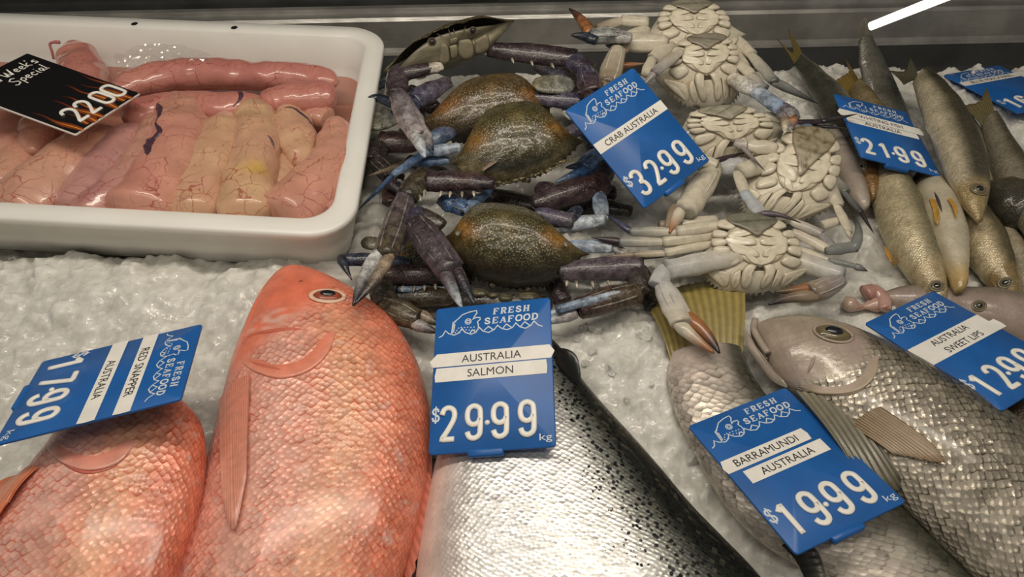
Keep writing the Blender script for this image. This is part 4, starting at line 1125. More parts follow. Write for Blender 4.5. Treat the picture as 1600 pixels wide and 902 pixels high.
def ring_shell(m, fr, dome, low, colf, kf, bumpf, rings=18):
    for sg, h in ((1, dome), (-1, low)):
        R = []
        for i in range(rings, 0, -1):
            r = sin(pi / 2 * i / rings); ring = []
            for (x, y), (xs, ys) in zip(OUT, SOFT):
                # only the outermost rings keep the teeth
                rr = r; t5 = r ** (12 if abs(x) > 0.9 else 70)
                x, y = lerp(xs, x, t5), lerp(ys, y, t5)
                X, Y = x * rr, (y - 0.02) * rr + 0.02
                z = h * max(0.0, 1 - rr ** 2.5) ** 0.60
                if sg > 0: z += bumpf(X, Y, rr)
                ring.append(m.add(fr(X, Y, z * sg), colf(X, Y, rr, sg), (X, Y), kf(X, Y) if sg > 0 else 0))
            R.append(ring)
        c = m.add(fr(0, 0.02, h * sg), colf(0, 0, 0, sg), (0, 0), kf(0, 0))
        m.rings(R, True, False, False)
        last = R[-1]; n = len(last)
        for i in range(n): m.f.append((last[i], last[(i + 1) % n], c))

def joint_seg(m, a, b, w0, w1, up, c0, c1, flat=0.66, bulge=0.06, n=14):
    """a crab limb segment: keeled in section, flared at the far joint, with a narrow dark collar at each end"""
    prof = ((0.0, 0.50), (0.02, 0.70), (0.06, 0.80), (0.14, 0.86), (0.28, 0.95), (0.46, 1.02), (0.64, 1.05), (0.80, 1.0), (0.90, 0.97), (0.94, 1.02), (0.975, 0.90), (1.0, 0.60))
    d_ = (b - a).normalized(); a = a - d_ * w0 * 0.25; b = b + d_ * w1 * 0.25
    pts = [a.lerp(b, t) for t, _ in prof]
    rad = [lerp(w0, w1, t) * k * (1 + bulge * sin(pi * t)) for t, k in prof]
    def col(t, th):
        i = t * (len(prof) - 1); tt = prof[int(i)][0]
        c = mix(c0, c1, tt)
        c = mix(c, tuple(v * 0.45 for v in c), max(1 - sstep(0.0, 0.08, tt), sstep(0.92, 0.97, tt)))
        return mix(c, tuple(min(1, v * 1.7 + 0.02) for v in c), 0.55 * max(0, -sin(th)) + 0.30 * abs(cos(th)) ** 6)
    i0 = len(m.v)
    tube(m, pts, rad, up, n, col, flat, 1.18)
    wm = max(w0, w1)
    for i in range(i0, len(m.v)):                # lumpy, granular shell
        q = m.v[i]
        m.v[i] = q + V((noise.noise(q * 150), noise.noise(q * 150 + V((5, 0, 0))), noise.noise(q * 150 + V((0, 7, 0))))) * (wm * 0.16)

def P_(p, z): return W(p[0], p[1], p[2] if len(p) > 2 else z)

def limb_segs(m, segs, z):
    """segments (kind, from, to, half width px, half width px, colour, colour): s swelling joint, t pointed tip, f flat paddle, j knuckle"""
    for sg in segs:
        kind, a, b, w0, w1, c0, c1 = sg[:7]
        A, B = P_(a, z), P_(b, z)
        q = mpp((A + B) / 2)
        up = V((0, -0.35, 0.94))
        if kind == 's': joint_seg(m, A, B, w0 * q, w1 * q, up, CK[c0], CK[c1])
        elif kind == 't': spike(m, A, B, w0 * q, up, CK[c0], CK[c1], 0.75, 10, 12, (V((sg[7][0] * q, sg[7][1] * q, 0.002)) if len(sg) > 7 else None))
        elif kind == 'f': bulge_tube(m, A, B, w0 * q, w1 * q, up, CK[c0], CK[c1], 0.22, 0.45, 14, 12, endr=0.35)

LEGMAT = [MAT['limb']]
def leg(root, segs, z=0.04, name='leg', mat=None):
    m = M(); limb_segs(m, segs, z)
    return m.build(name, mat or LEGMAT[0], root)

def claw(root, arm, palm, fixed, dact, z=0.05, spines=(), teeth=True, mat=None):
    """a claw arm with its palm and fixed finger; the movable finger is a piece of its own.
    palm (from, to, w, w, colour, colour); fixed and dact (from, to, w, colour, tip colour[, bend])"""
    m = M(); limb_segs(m, arm, z)
    a, b, w0, w1, c0, c1 = palm
    A, B = P_(a, z), P_(b, z); q = mpp(A); up = V((0, -0.35, 0.94))
    joint_seg(m, A, B, w0 * q, w1 * q, up, CK[c0], CK[c1], 0.72, 0.14, 16)
    # raised keels along the palm
    sd = (B - A).cross(up).normalized()
    for kx in (-0.55, 0.05, 0.6):
        line = [A.lerp(B, t) + sd * (kx * lerp(w0, w1, t) * q * (0.75 + .3 * sin(pi * t))) + up.normalized() * (0.72 * lerp(w0, w1, t) * q * sqrt(max(0, 1 - kx * kx * .9)) * (0.80 + 0.27 * sin(pi * t))) for t in [k / 14 for k in range(1, 14)]]
        tube(m, line, [0.0011] * len(line), up, 6, mix(CK[c0], (0.5, 0.47, 0.42), 0.22), 0.8)
    def finger(mm, f, teeth_side):
        a, b, w, c0, c1 = f[:5]
        A, B = P_(a, z), P_(b, z); q = mpp(A)
        bend = V((f[5][0] * q, f[5][1] * q, 0.0)) if len(f) > 5 else None
        spike(mm, A, B, w * q * 1.18, up, CK[c0], CK[c1], 0.85, 12, 16, bend, 0.55)
        if teeth:
            s = (B - A).cross(up).normalized() * teeth_side
            for i in range(9):
                t = 0.08 + 0.84 * i / 9
                p = A.lerp(B, t) + (bend * sin(pi * t) if bend else V((0, 0, 0))) + s * (w * q * (1 - t) ** 0.62 * 0.85) + up * (w * q * 0.2 * (1 - t))
                r = w * q * 0.22 * (1 - 0.6 * t)
                pillow(mm, [p + V((r * cos(x), r * sin(x), 0)) for x in [2 * pi * k / 7 for k in range(7)]], V((0, 0, 1)), r, r, 3, (0.42, 0.36, 0.26))
    fa = P_(fixed[0], z); da = P_(dact[0], z); fb = P_(fixed[1], z)
    side = 1 if (da - fa).dot((fb - fa).cross(up)) > 0 else -1
    finger(m, fixed, side)
    for sp in spines:
        p = P_(sp[0], z); d = P_(sp[1], z)
        spike(m, p, d, 0.0022, V((0, 0, 1)), (0.28, 0.24, 0.18), (0.62, 0.58, 0.48), 1, 7, 6)
    c = m.build('claw', mat or MAT['limb'], root)
    mm = M(); finger(mm, dact, -side)
    # black hinge at the root of the movable finger
    p = da + up * (dact[2] * q * 0.55)
    pillow(mm, [p + V((0.0022 * cos(x), 0.0026 * sin(x), 0)) for x in [2 * pi * k / 9 for k in range(9)]], up.normalized(), 0.0012, 0.001, 3, (0.012, 0.01, 0.01))
    mm.build('movable_finger', mat or MAT['limb'], c)
    return c

def dark_crab(label, L, R, F, B, dome=0.018, tint=(1, 1, 1), orange=1.0, crust=0.0, seed=0):
    fr = Frame(L, R, F, B); rnd = random.Random(seed)
    root = thing('crab', label, 'crab', V((fr.mid.x, fr.mid.y, 0.0)), 'dark blue swimmer crabs, shell side up')
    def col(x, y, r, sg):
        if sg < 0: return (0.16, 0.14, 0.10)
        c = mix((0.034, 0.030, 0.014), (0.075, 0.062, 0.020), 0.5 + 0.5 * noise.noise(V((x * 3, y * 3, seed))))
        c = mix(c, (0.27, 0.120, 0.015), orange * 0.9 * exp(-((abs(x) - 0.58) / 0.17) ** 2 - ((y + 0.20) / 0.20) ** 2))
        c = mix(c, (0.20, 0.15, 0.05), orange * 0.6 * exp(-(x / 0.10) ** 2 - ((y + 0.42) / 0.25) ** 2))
        c = mix(c, (0.014, 0.013, 0.010), 0.9 * sstep(0.15, 0.65, y))  # front shade painted in along with the dark shell pattern
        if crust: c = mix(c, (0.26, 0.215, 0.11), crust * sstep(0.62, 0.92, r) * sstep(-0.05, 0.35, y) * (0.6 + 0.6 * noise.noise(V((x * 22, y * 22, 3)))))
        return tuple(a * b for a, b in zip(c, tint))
    def kf(x, y): return 1.0 * exp(-(x / 0.62) ** 4) * exp(-((y + 0.12) / 0.42) ** 2)
    def bump(x, y, r):
        b = 0.0
        b -= 0.0022 * exp(-((abs(x) - 0.27 - 0.10 * y) / 0.05) ** 2) * exp(-((y + 0.02) / 0.24) ** 2)
        b -= 0.0018 * exp(-((y + 0.20) / 0.05) ** 2) * exp(-(x / 0.30) ** 2)
        b += 0.0016 * exp(-((abs(x) - 0.13) / 0.09) ** 2 - ((y - 0.20) / 0.14) ** 2)
        b += 0.0020 * exp(-((abs(x) - 0.52) / 0.2) ** 2 - ((y + 0.12) / 0.25) ** 2)
        b += 0.0009 * noise.noise(V((x * 9, y * 9, seed * 1.7))) * (1 - r)
        if crust: b += crust * 0.0022 * max(0, noise.noise(V((x * 26, y * 26, 1)))) * sstep(0.75, 0.95, r) * sstep(-0.1, 0.3, y)
        return b
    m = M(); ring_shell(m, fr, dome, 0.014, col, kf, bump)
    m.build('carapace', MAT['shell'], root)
    # face under the front edge: eyes on stalks and mouth plates
    m = M()
    for sx in (-1, 1):
        a, b = fr(sx * 0.17, 0.93, -0.003), fr(sx * 0.29, 0.97, 0.002)
        tube(m, [a.lerp(b, t) for t in (0, .3, .6, .85, 1)], [0.0022, 0.0026, 0.0036, 0.0034, 0.0012], V((0, 0, 1)), 10, lambda t, th: mix((0.20, 0.17, 0.11), (0.03, 0.02, 0.02), sstep(.4, .8, t)))
    m.build('eyestalks', MAT['limb'], root)
    return root, fr

def pale_crab(label, L, R, F, B, dome=0.018, stain=0.0, flapcol=(0.24, 0.22, 0.17), seed=0, mottle=0.0, flap_to=-0.36):
    fr = Frame(L, R, F, B)
    root = thing('crab', label, 'crab', V((fr.mid.x, fr.mid.y, 0.0)), 'pale swimmer crabs lying belly up')
    CR = (0.62, 0.565, 0.44)
    def col(x, y, r, sg):
        if sg < 0: return (0.10, 0.09, 0.05)
        c = mix(CR, (0.52, 0.48, 0.39), sstep(0.55, 0.95, r))
        c = mix(c, (0.34, 0.31, 0.24), 0.5 * sstep(0.93, 1.0, r))
        if stain: c = mix(c, (0.34, 0.20, 0.06), stain * exp(-((x + 0.55) / 0.26) ** 2 - ((y - 0.45) / 0.28) ** 2) * (0.6 + 0.6 * noise.noise(V((x * 16, y * 16, 2)))))
        return c
    def bump(x, y, r): return 0.0015 * exp(-((abs(x) - 0.45) / 0.12) ** 2 - ((y - 0.5) / 0.2) ** 2)
    m = M(); ring_shell(m, fr, dome, 0.012, col, lambda x, y: 0, bump)
    m.build('body', MAT['pale'], root)
    H = lambda x, y: dome * max(0.0, 1 - min(1, sqrt((x / 0.93) ** 2 + (y / 0.93) ** 2)) ** 2.3) ** 0.62
    def loc(poly, lift): return [fr(x, y, H(x, y) + lift) for x, y in poly]
    def smooth(poly, n=36): 
        P = [V((a, b, 0)) for a, b in poly]; P.append(P[0])
        return [(p.x, p.y) for p in catmull(P, n + 1)[:-1]]
    # breast: a flat heart of plates either side of a groove
    edge = lambda c, d=(0.30, 0.245, 0.16), w_=0.93: (lambda q, r, j: mix(c, d, sstep(w_, 1.0, r)))
    shield = smooth([(0, 0.30), (0.17, 0.18), (0.36, -0.02), (0.47, -0.24), (0.42, -0.46), (0.26, -0.60), (0, -0.62), (-0.26, -0.60), (-0.42, -0.46), (-0.47, -0.24), (-0.36, -0.02), (-0.17, 0.18)], 48)
    m = M(); pillow(m, loc(shield, 0.0020), fr.n, 0.0016, 0.004, 8, edge((0.66, 0.60, 0.46)), pw=0.35)
    m.build('breast_shield', MAT['pale'], root)
    for sx in (-1, 1):
        for (cx, cy, rx, ry, an) in ((0.115, 0.11, 0.115, 0.15, 0.5), (0.235, -0.09, 0.215, 0.115, 0.30), (0.25, -0.27, 0.225, 0.085, 0.08), (0.225, -0.43, 0.20, 0.075, -0.18)):
            poly = []
            for k in range(28):
                a = 2 * pi * k / 28; u, w_ = rx * copysign_pow(cos(a), 0.6), ry * copysign_pow(sin(a), 0.6) * (1 + 0.2 * cos(a))
                poly.append((sx * (cx + u * cos(an) - w_ * sin(an)), cy - u * sin(an) + w_ * cos(an)))
            m = M(); pillow(m, loc(poly, 0.0030), fr.n, 0.0007, 0.003, 6, edge((0.69, 0.63, 0.49), (0.36, 0.30, 0.20), 0.94), pw=0.35)
            m.build('breast_plate', MAT['pale'], root)
        # knuckles where each leg leaves the body
        for (cx, cy, rx, ry, an) in ((0.47, 0.15, 0.17, 0.14, 0.45), (0.55, -0.10, 0.13, 0.10, 0.2), (0.56, -0.27, 0.12, 0.085, 0.0), (0.52, -0.43, 0.12, 0.085, -0.25), (0.40, -0.62, 0.14, 0.10, -0.6)):
            poly = []
            for k in range(24):
                a = 2 * pi * k / 24; u, w_ = rx * copysign_pow(cos(a), 0.75), ry * copysign_pow(sin(a), 0.75) * (1 + 0.25 * cos(a))
                poly.append((sx * (cx + u * cos(an) - w_ * sin(an)), cy + u * sin(an) + w_ * cos(an)))
            m = M(); pillow(m, loc(poly, 0.0012), fr.n, 0.0036, 0.004, 8, edge((0.64, 0.585, 0.46), (0.29, 0.235, 0.15), 0.92), pw=0.45)
            m.build('leg_knuckle', MAT['pale'], root)
    # tail flap folded on the belly
    m = M()
    FL = lambda t: lerp(-0.74, flap_to, t)
    flap = smooth([(-0.40, -0.74), (-0.30, -0.84), (0, -0.88), (0.30, -0.84), (0.40, -0.74), (0.34, FL(0.28)), (0.22, FL(0.52)), (0.12, FL(0.74)), (0.035, FL(0.97)), (-0.035, FL(0.97)), (-0.12, FL(0.74)), (-0.22, FL(0.52)), (-0.34, FL(0.28))], 60)
    def fcol(q, r, j):
        d = q - fr.mid; y = d.dot(fr.B - fr.mid) / (fr.B - fr.mid).length_squared
        c = mix((0.44, 0.40, 0.30), flapcol, sstep(0.35, 0.75, y) * 0.75 + 0.25)
        c = mix(c, tuple(v * 0.45 for v in c), 0.7 * sstep(0.6, 1, sin(y * 26)) )
        if mottle: c = mix(c, (0.13, 0.10, 0.05), mottle * max(0, noise.noise(q * 190)) * 2.2)
        return mix(c, (0.17, 0.12, 0.06), sstep(0.88, 1.0, r))
    pillow(m, loc(flap, 0.0050), fr.n, 0.0022, 0.004, 10, fcol, pw=0.4)
    m.build('abdomen_flap', MAT['pale'], root)
    # mouth: dark gap, plates over it, pointed cheek plates
    m = M()
    pillow(m, loc(smooth([(-0.24, 0.34), (0, 0.28), (0.24, 0.34), (0.33, 0.62), (0.24, 0.93), (0, 0.98), (-0.24, 0.93), (-0.33, 0.62)], 30), 0.0014), fr.n, 0.0006, 0.003, 5, (0.065, 0.05, 0.028))
    m.build('mouth_gap', MAT['limb'], root)
    for sx in (-1, 1):
        for poly, hh in ((((0.05, 0.26), (0.17, 0.20), (0.25, 0.38), (0.22, 0.74), (0.12, 0.88), (0.07, 0.72), (0.09, 0.48)), 0.0050), (((0.27, 0.34), (0.36, 0.44), (0.38, 0.66), (0.30, 0.88), (0.25, 0.76)), 0.0036), (((0.40, 0.46), (0.60, 0.34), (0.80, 0.26), (0.72, 0.46), (0.56, 0.68), (0.40, 0.82)), 0.0030)):
            m = M(); pillow(m, loc(smooth([(sx * a, b) for a, b in poly], 28), 0.0016), fr.n, hh, 0.003, 7, edge((0.66, 0.60, 0.47), (0.27, 0.215, 0.13), 0.92), pw=0.4)
            m.build('mouth_plate', MAT['pale'], root)
    return root, fr
def copysign_pow(x, p): return math.copysign(abs(x) ** p, x)

# ---------------------------------------------------------------- dark crabs, back to front
# the one standing up against the ledge, face to the viewer
r, fr = dark_crab('dark crab propped up at the back, its pale face and eyes to the viewer', (600, 112, .125), (804, 33, .135), (700, 62, .15), (712, 46, .085), 0.020, orange=0.2, seed=1)
m = M()
face = P3([(618, 112, .124), (646, 82, .142), (676, 60, .152), (706, 50, .156), (738, 43, .156), (772, 39, .150), (800, 34, .138), (780, 60, .134), (756, 84, .122), (728, 98, .112), (700, 108, .106), (664, 118, .108)], .13)
pillow(m, catmull(face + [face[0]], 49)[:-1], V((0, -0.75, 0.66)), 0.010, 0.006, 8, lambda q, rr, j: mix(mix((0.42, 0.375, 0.26), (0.24, 0.215, 0.14), 0.5 + 0.9 * noise.noise(q * 90)), (0.07, 0.065, 0.045), sstep(0.7, 1.0, rr)))
m.build('face', MAT['pale'], r)
m = M()
for poly in ([(682, 72), (700, 70), (704, 96), (692, 103), (682, 90)], [(718, 64), (738, 64), (741, 88), (726, 95), (716, 82)], [(703, 73), (715, 71), (716, 88), (707, 93)], [(662, 88), (680, 78), (684, 103), (668, 104)], [(742, 64), (762, 56), (764, 78), (745, 86)], [(704, 62), (716, 60), (714, 69), (705, 70)]):
    q3 = [W(px, py, .148 - 0.0008 * (py - 60)) + V((0, -.0085, .0055)) for px, py in poly]
    pillow(m, catmull(q3 + [q3[0]], 25)[:-1], V((0, -0.75, 0.66)), 0.0026, 0.004, 6, lambda q_, rr, j: mix((0.37, 0.325, 0.22), (0.07, 0.055, 0.03), sstep(0.80, 1.0, rr)), pw=0.4)
m.build('mouth_plates', MAT['pale'], r)
m = M()
for px, py in ((677, 66), (740, 49)):
    p = W(px, py, .152) + V((0, -.010, .006)); 
    for ss, cc, hh in ((0.0052, (0.13, 0.115, 0.08), 0.003), (0.0040, (0.022, 0.018, 0.016), 0.0055)):
        pillow(m, [p + V((ss * cos(a), ss * sin(a) * .6, ss * sin(a) * .7)) for a in [2 * pi * k / 16 for k in range(16)]], V((0, -0.75, 0.66)), hh, 0.003, 5, cc)
for a, b in (((706, 56), (700, 45)), ((712, 55), (708, 44)), ((724, 52), (728, 40)), ((694, 60), (682, 52))):
    spike(m, W(*a, .153) + V((0, -.008, .005)), W(*b, .158), 0.0009, V((0, 0, 1)), (0.16, 0.14, 0.1), (0.16, 0.14, 0.1), 1, 6, 5)
m.build('eyes_and_feelers', MAT['limb'], r)
claw(r, [('s', (690, 104), (660, 108), 9, 10, 'C', 'M'), ('s', (672, 106), (626, 114), 13, 14, 'P', 'P'), ('s', (620, 108), (620, 146), 17, 16, 'V', 'P')],
     ((620, 146), (655, 214), 17, 16, 'V', 'M'), ((648, 206), (664, 246), 10, 'S', 'W'), ((662, 204), (676, 240), 9, 'M', 'N'), .122)
claw(r, [('s', (742, 76), (772, 76), 11, 12, 'C', 'C'), ('s', (764, 78), (898, 92), 17, 18, 'P', 'P'), ('s', (890, 92), (920, 108), 17, 15, 'U', 'P')],
     ((914, 106), (926, 146), 15, 17, 'U', 'R'), ((920, 140), (932, 186), 9, 'R', 'P'), ((932, 140), (946, 180), 8, 'R', 'P'), .122, spines=[((800, 92), (803, 99)), ((830, 96), (833, 103)), ((862, 100), (866, 107))])
leg(r, [('s', (640, 120), (600, 128), 8, 8, 'G', 'N'), ('t', (602, 128), (572, 150), 8, 0, 'N', 'K')], .06)

r, fr = dark_crab('brown-shelled dark crab in the middle of the pile, half under the larger one', (648, 196, .088), (872, 164, .09), (765, 222, .085), (768, 116, .118), 0.020, tint=(1.25, 0.95, 0.9), orange=0.55, seed=2)
leg(r, [('s', (822, 152), (908, 158), 13, 15, 'V', 'U'), ('f', (832, 132, .115), (898, 132, .11), 12, 13, 'Y', 'G')], .10, 'swimming_leg')
leg(r, [('s', (700, 128), (648, 156), 15, 17, 'V', 'U'), ('s', (650, 152), (640, 185), 12, 8, 'U', 'N')], .112)
leg(r, [('s', (640, 170), (590, 152), 9, 8, 'N', 'N'), ('t', (592, 152), (560, 160), 8, 0, 'N', 'K')], .07)
leg(r, [('s', (640, 186), (606, 178), 9, 8, 'N', 'N'), ('f', (626, 180), (572, 196), 11, 13, 'G', 'Y')], .06, 'swimming_leg')
claw(r, [('s', (676, 222), (640, 222), 12, 14, 'P', 'R'), ('s', (650, 224), (594, 222), 17, 18, 'R', 'R'), ('s', (598, 226), (576, 250), 18, 17, 'D', 'P')],
     ((582, 248), (622, 282), 15, 13, 'D', 'P'), ((612, 276), (640, 292), 8, 'P', 'N'), ((606, 284), (632, 304), 8, 'P', 'N'), .045)
leg(r, [('s', (606, 268), (610, 318), 10, 12, 'R', 'R'), ('s', (610, 316), (640, 336), 9, 8, 'P', 'P')], .03)

r, fr = dark_crab('largest dark crab with weedy crust on its shell edge, left of the crab card', (700, 256, .088), (915, 222, .092), (797, 288, .062), (798, 160, .122), 0.021, orange=0.8, crust=1.0, seed=3)
m = M(); p = W(778, 262, .098)
pillow(m, P3([(752, 262, .095), (776, 248, .1), (777, 253, .1), (754, 268, .095)], .1), V((0, -0.5, .85)), 0.001, 0.002, 3, (0.17, 0.125, 0.085)); m.build('shell_fragment', MAT['limb'], r)
m = M(); rnd = random.Random(4)
for i in range(70):      # hairy weed and barnacle crumbs along the saw edge
    x = -0.85 + 1.7 * i / 69 + rnd.uniform(-.02, .02); y = 0.97 - 0.55 * abs(x) ** 1.6 + rnd.uniform(-.12, .03)
    c = fr(x, y, 0.004); s = rnd.uniform(0.0014, 0.0036)
    pillow(m, [c + V((s * cos(a) * rnd.uniform(.6, 1.2), s * sin(a) * rnd.uniform(.5, 1.1), 0)) for a in [2 * pi * k / 9 for k in range(9)]], fr.n, s * .8, s * .6, 3, mix((0.13, 0.105, 0.045), (0.27, 0.22, 0.12), rnd.random()))
m.build('weed_crust', MAT['limb'], r)
claw(r, [('s', (770, 286), (730, 285), 12, 14, 'P', 'P'), ('s', (758, 284), (668, 283), 16, 18, 'R', 'P'), ('s', (664, 272), (636, 306), 19, 18, 'T', 'D')],
     ((634, 304), (603, 398), 17, 18, 'V', 'T'), ((594, 392), (552, 478), 10, 'S', 'K', (-5, 0)), ((610, 398), (554, 476), 9, 'E', 'K', (5, 2)), .088,
     spines=[((740, 300), (741, 308)), ((722, 301), (722, 309)), ((704, 301), (702, 309)), ((690, 300), (687, 308)), ((664, 298), (662, 308)), ((656, 306), (658, 314))])
leg(r, [('s', (706, 204), (668, 222), 15, 13, 'U', 'L'), ('s', (718, 230), (664, 238), 10, 9, 'W', 'L'), ('s', (668, 236), (614, 274), 8, 6, 'B', 'L'), ('t', (616, 272), (554, 334, .03), 5, 0, 'B', 'N')], .086)
leg(r, [('s', (700, 250), (650, 252), 9, 9, 'L', 'B'), ('t', (656, 250), (572, 276, .05), 8, 0, 'T', 'E')], .075)
claw(r, [('s', (842, 292), (862, 302), 13, 16, 'P', 'P'), ('s', (836, 318), (946, 284), 19, 20, 'P', 'R'), ('s', (938, 286), (950, 258), 17, 14, 'P', 'N')],
     ((940, 238), (912, 264), 15, 15, 'L', 'B'), ((914, 258), (884, 262), 6, 'B', 'N'), ((918, 266), (868, 285), 8, 'B', 'L'), .062, teeth=False)
leg(r, [('s', (888, 210), (930, 190), 12, 12, 'V', 'U'), ('f', (880, 180), (915, 168), 12, 10, 'M', 'V')], .09, 'swimming_leg')

# one buried under the front crab on the left
r, fr = dark_crab('dark crab buried at the front left, only its navy and brown limbs showing', (590, 420, .028), (762, 420, .028), (675, 462, .018), (675, 372, .034), 0.014, orange=0.3, seed=5)
leg(r, [('s', (640, 412), (586, 406), 11, 11, 'N', 'B'), ('s', (592, 405), (536, 406), 11, 10, 'N', 'N'), ('t', (534, 402), (550, 438), 10, 0, 'N', 'K', (-4, 4))], .045)
leg(r, [('s', (630, 392), (600, 386), 9, 9, 'G', 'N'), ('f', (606, 384), (564, 378), 7, 9, 'Y', 'D')], .035, 'swimming_leg')
claw(r, [('s', (700, 430), (650, 428), 15, 17, 'P', 'P'), ('s', (690, 430), (592, 430), 17, 18, 'P', 'R'), ('s', (592, 434), (600, 474), 18, 20, 'D', 'D')],
     ((598, 476), (652, 500), 19, 17, 'T', 'T'), ((646, 506), (684, 520), 9, 'M', 'K'), ((652, 490), (688, 508), 9, 'E', 'K'), .045,
     spines=[((612, 446), (610, 454)), ((630, 448), (628, 456)), ((648, 448), (646, 456)), ((664, 447), (663, 455)), ((680, 445), (681, 453))])
leg(r, [('s', (706, 464), (620, 463), 16, 16, 'T', 'D'), ('s', (704, 452), (622, 452, .045), 5, 5, 'W', 'L')], .035)

r, fr = dark_crab('dark olive crab with orange shell patches directly above the salmon card', (686, 374, .062), (922, 398, .055), (797, 452, .030), (786, 318, .088), 0.021, orange=1.0, seed=6)
claw(r, [('s', (690, 352), (655, 338), 13, 16, 'D', 'D'), ('s', (652, 330), (650, 352), 18, 20, 'U', 'P')],
     ((644, 340), (704, 424), 21, 22, 'P', 'V'), ((692, 420), (722, 482), 10, 'V', 'W'), ((708, 412), (742, 476), 9, 'P', 'N'), .088)
claw(r, [('s', (690, 312), (712, 322), 13, 15, 'N', 'B')], ((702, 312), (728, 328), 15, 13, 'N', 'B'), ((722, 322), (740, 306), 6, 'N', 'N'), ((722, 332), (774, 292), 9, 'L', 'B'), .066, teeth=False)
leg(r, [('s', (838, 334), (894, 346), 13, 13, 'U', 'V'), ('s', (890, 340), (905, 326), 11, 8, 'N', 'N')], .066, 'swimming_leg')
leg(r, [('s', (862, 357), (944, 342), 10, 11, 'W', 'W'), ('s', (942, 344), (936, 306), 10, 12, 'W', 'L'), ('s', (936, 308), (926, 288), 11, 8, 'S', 'B')], .058)
leg(r, [('s', (874, 384), (956, 386), 10, 11, 'L', 'W'), ('s', (954, 384), (984, 402), 8, 8, 'G', 'M'), ('t', (982, 402), (1038, 402), 6, 0, 'G', 'K')], .052)
claw(r, [('s', (878, 424), (1000, 418), 18, 20, 'V', 'V'), ('s', (992, 418), (1004, 456), 18, 15, 'P', 'D')],
     ((998, 456), (904, 482), 20, 18, 'T', 'R'), ((900, 490), (846, 506), 9, 'M', 'W'), ((905, 478), (850, 494), 9, 'L', 'W'), .048,
     spines=[((900, 440), (902, 450)), ((925, 441), (928, 450)), ((950, 440), (955, 449)), ((886, 440), (885, 448))])
leg(r, [('s', (978, 455, .055), (870, 484, .058), 6, 7, 'W', 'L')], .05, 'leg')
m = M()
for px, py, rx in ((748, 458, 16), (826, 464, 17), (790, 466, 12), (770, 462, 10)):
    p = W(px, py, .028); q = mpp(p)
    pillow(m, [p + V((rx * q * cos(a), rx * q * .6 * sin(a), 0)) for a in [2 * pi * k / 14 for k in range(14)]], V((0, -.5, .85)), 0.006, 0.004, 5, (0.10, 0.09, 0.05))
m.build('mouth_plates', MAT['limb'], r)
for sx in (-1, 1):
    m = M(); p = fr(sx * 0.70, -0.10, 0.0165)
    pillow(m, [p + V((0.0022 * cos(a), 0.0036 * sin(a), 0)) for a in [2 * pi * k / 12 for k in range(12)]], fr.n, 0.001, 0.002, 4, (0.19, 0.20, 0.17))
    m.build('barnacle_scar', MAT['limb'], r)

for sg in ([('s', (730, 300), (836, 322), 15, 15, 'P', 'D')], [('s', (846, 352), (930, 318), 14, 15, 'D', 'P'), ('s', (926, 320), (985, 330), 12, 10, 'P', 'D')], [('s', (640, 330), (610, 400), 16, 15, 'D', 'P')], [('s', (870, 300), (960, 300), 13, 13, 'D', 'P')], [('s', (850, 410), (880, 470), 15, 14, 'D', 'P')], [('s', (1000, 420), (1020, 480), 16, 14, 'D', 'D')], [('s', (700, 470), (860, 474), 15, 15, 'D', 'D')], [('s', (640, 250), (740, 300), 14, 14, 'P', 'D')], [('s', (660, 165), (630, 215), 13, 13, 'D', 'P')], [('s', (900, 165), (930, 230), 15, 14, 'P', 'U')]):
    leg(r, sg, .022)  # extra dark limbs added to darken the gaps under the pile
for sg in ([('s', (880, 110), (905, 150), 14, 13, 'D', 'P')], [('s', (840, 105), (890, 125), 12, 12, 'D', 'U')], [('s', (640, 140), (680, 170), 13, 13, 'D', 'P')]):
    leg(r, sg, .06)  # more dark limbs added to darken the upper gaps

# ---------------------------------------------------------------- pale crabs, back to front
PL = MAT['pale']
LEGMAT[0] = PL
r, fr = pale_crab('pale belly-up crab at the very top of the white pile', (1000, 58, .105), (1166, 54, .105), (1092, 100, .095), (1076, 4, .128), 0.012, seed=1)
leg(r, [('s', (1132, 44), (1176, 86), 9, 9, 'C', 'C'), ('s', (1172, 84), (1210, 128), 9, 9, 'C', 'G'), ('t', (1206, 126), (1278, 162, .07), 9, 0, 'G', 'K')], .10)
leg(r, [('s', (1140, 70), (1166, 108), 9, 9, 'C', 'C'), ('s', (1164, 106), (1196, 138), 8, 7, 'C', 'G')], .095)
leg(r, [('s', (1012, 34), (972, 32), 10, 10, 'C', 'C'), ('s', (974, 32), (932, 44), 9, 7, 'C', 'E')], .118)
leg(r, [('s', (1012, 46), (974, 58), 9, 8, 'C', 'C'), ('s', (976, 56), (950, 72), 7, 6, 'C', 'M')], .112)
claw(r, [('s', (1040, 66), (980, 66), 17, 16, 'C', 'C'), ('s', (982, 62), (966, 76), 13, 13, 'C', 'E')], ((966, 74), (950, 132), 14, 15, 'C', 'E'), ((944, 126), (936, 170), 8, 'E', 'O'), ((956, 126), (950, 168), 7, 'E', 'O'), .112, mat=PL)
claw(r, [('s', (985, 60), (962, 57), 10, 12, 'M', 'G')], ((972, 56), (924, 56), 12, 14, 'G', 'G'), ((932, 64), (892, 55), 8, 'N', 'K', (0, 5)), ((922, 54), (890, 14), 9, 'O', 'P', (4, 2)), .125)
leg(r, [('t', (972, 102), (1012, 99), 5, 0, 'O', 'E')], .095)

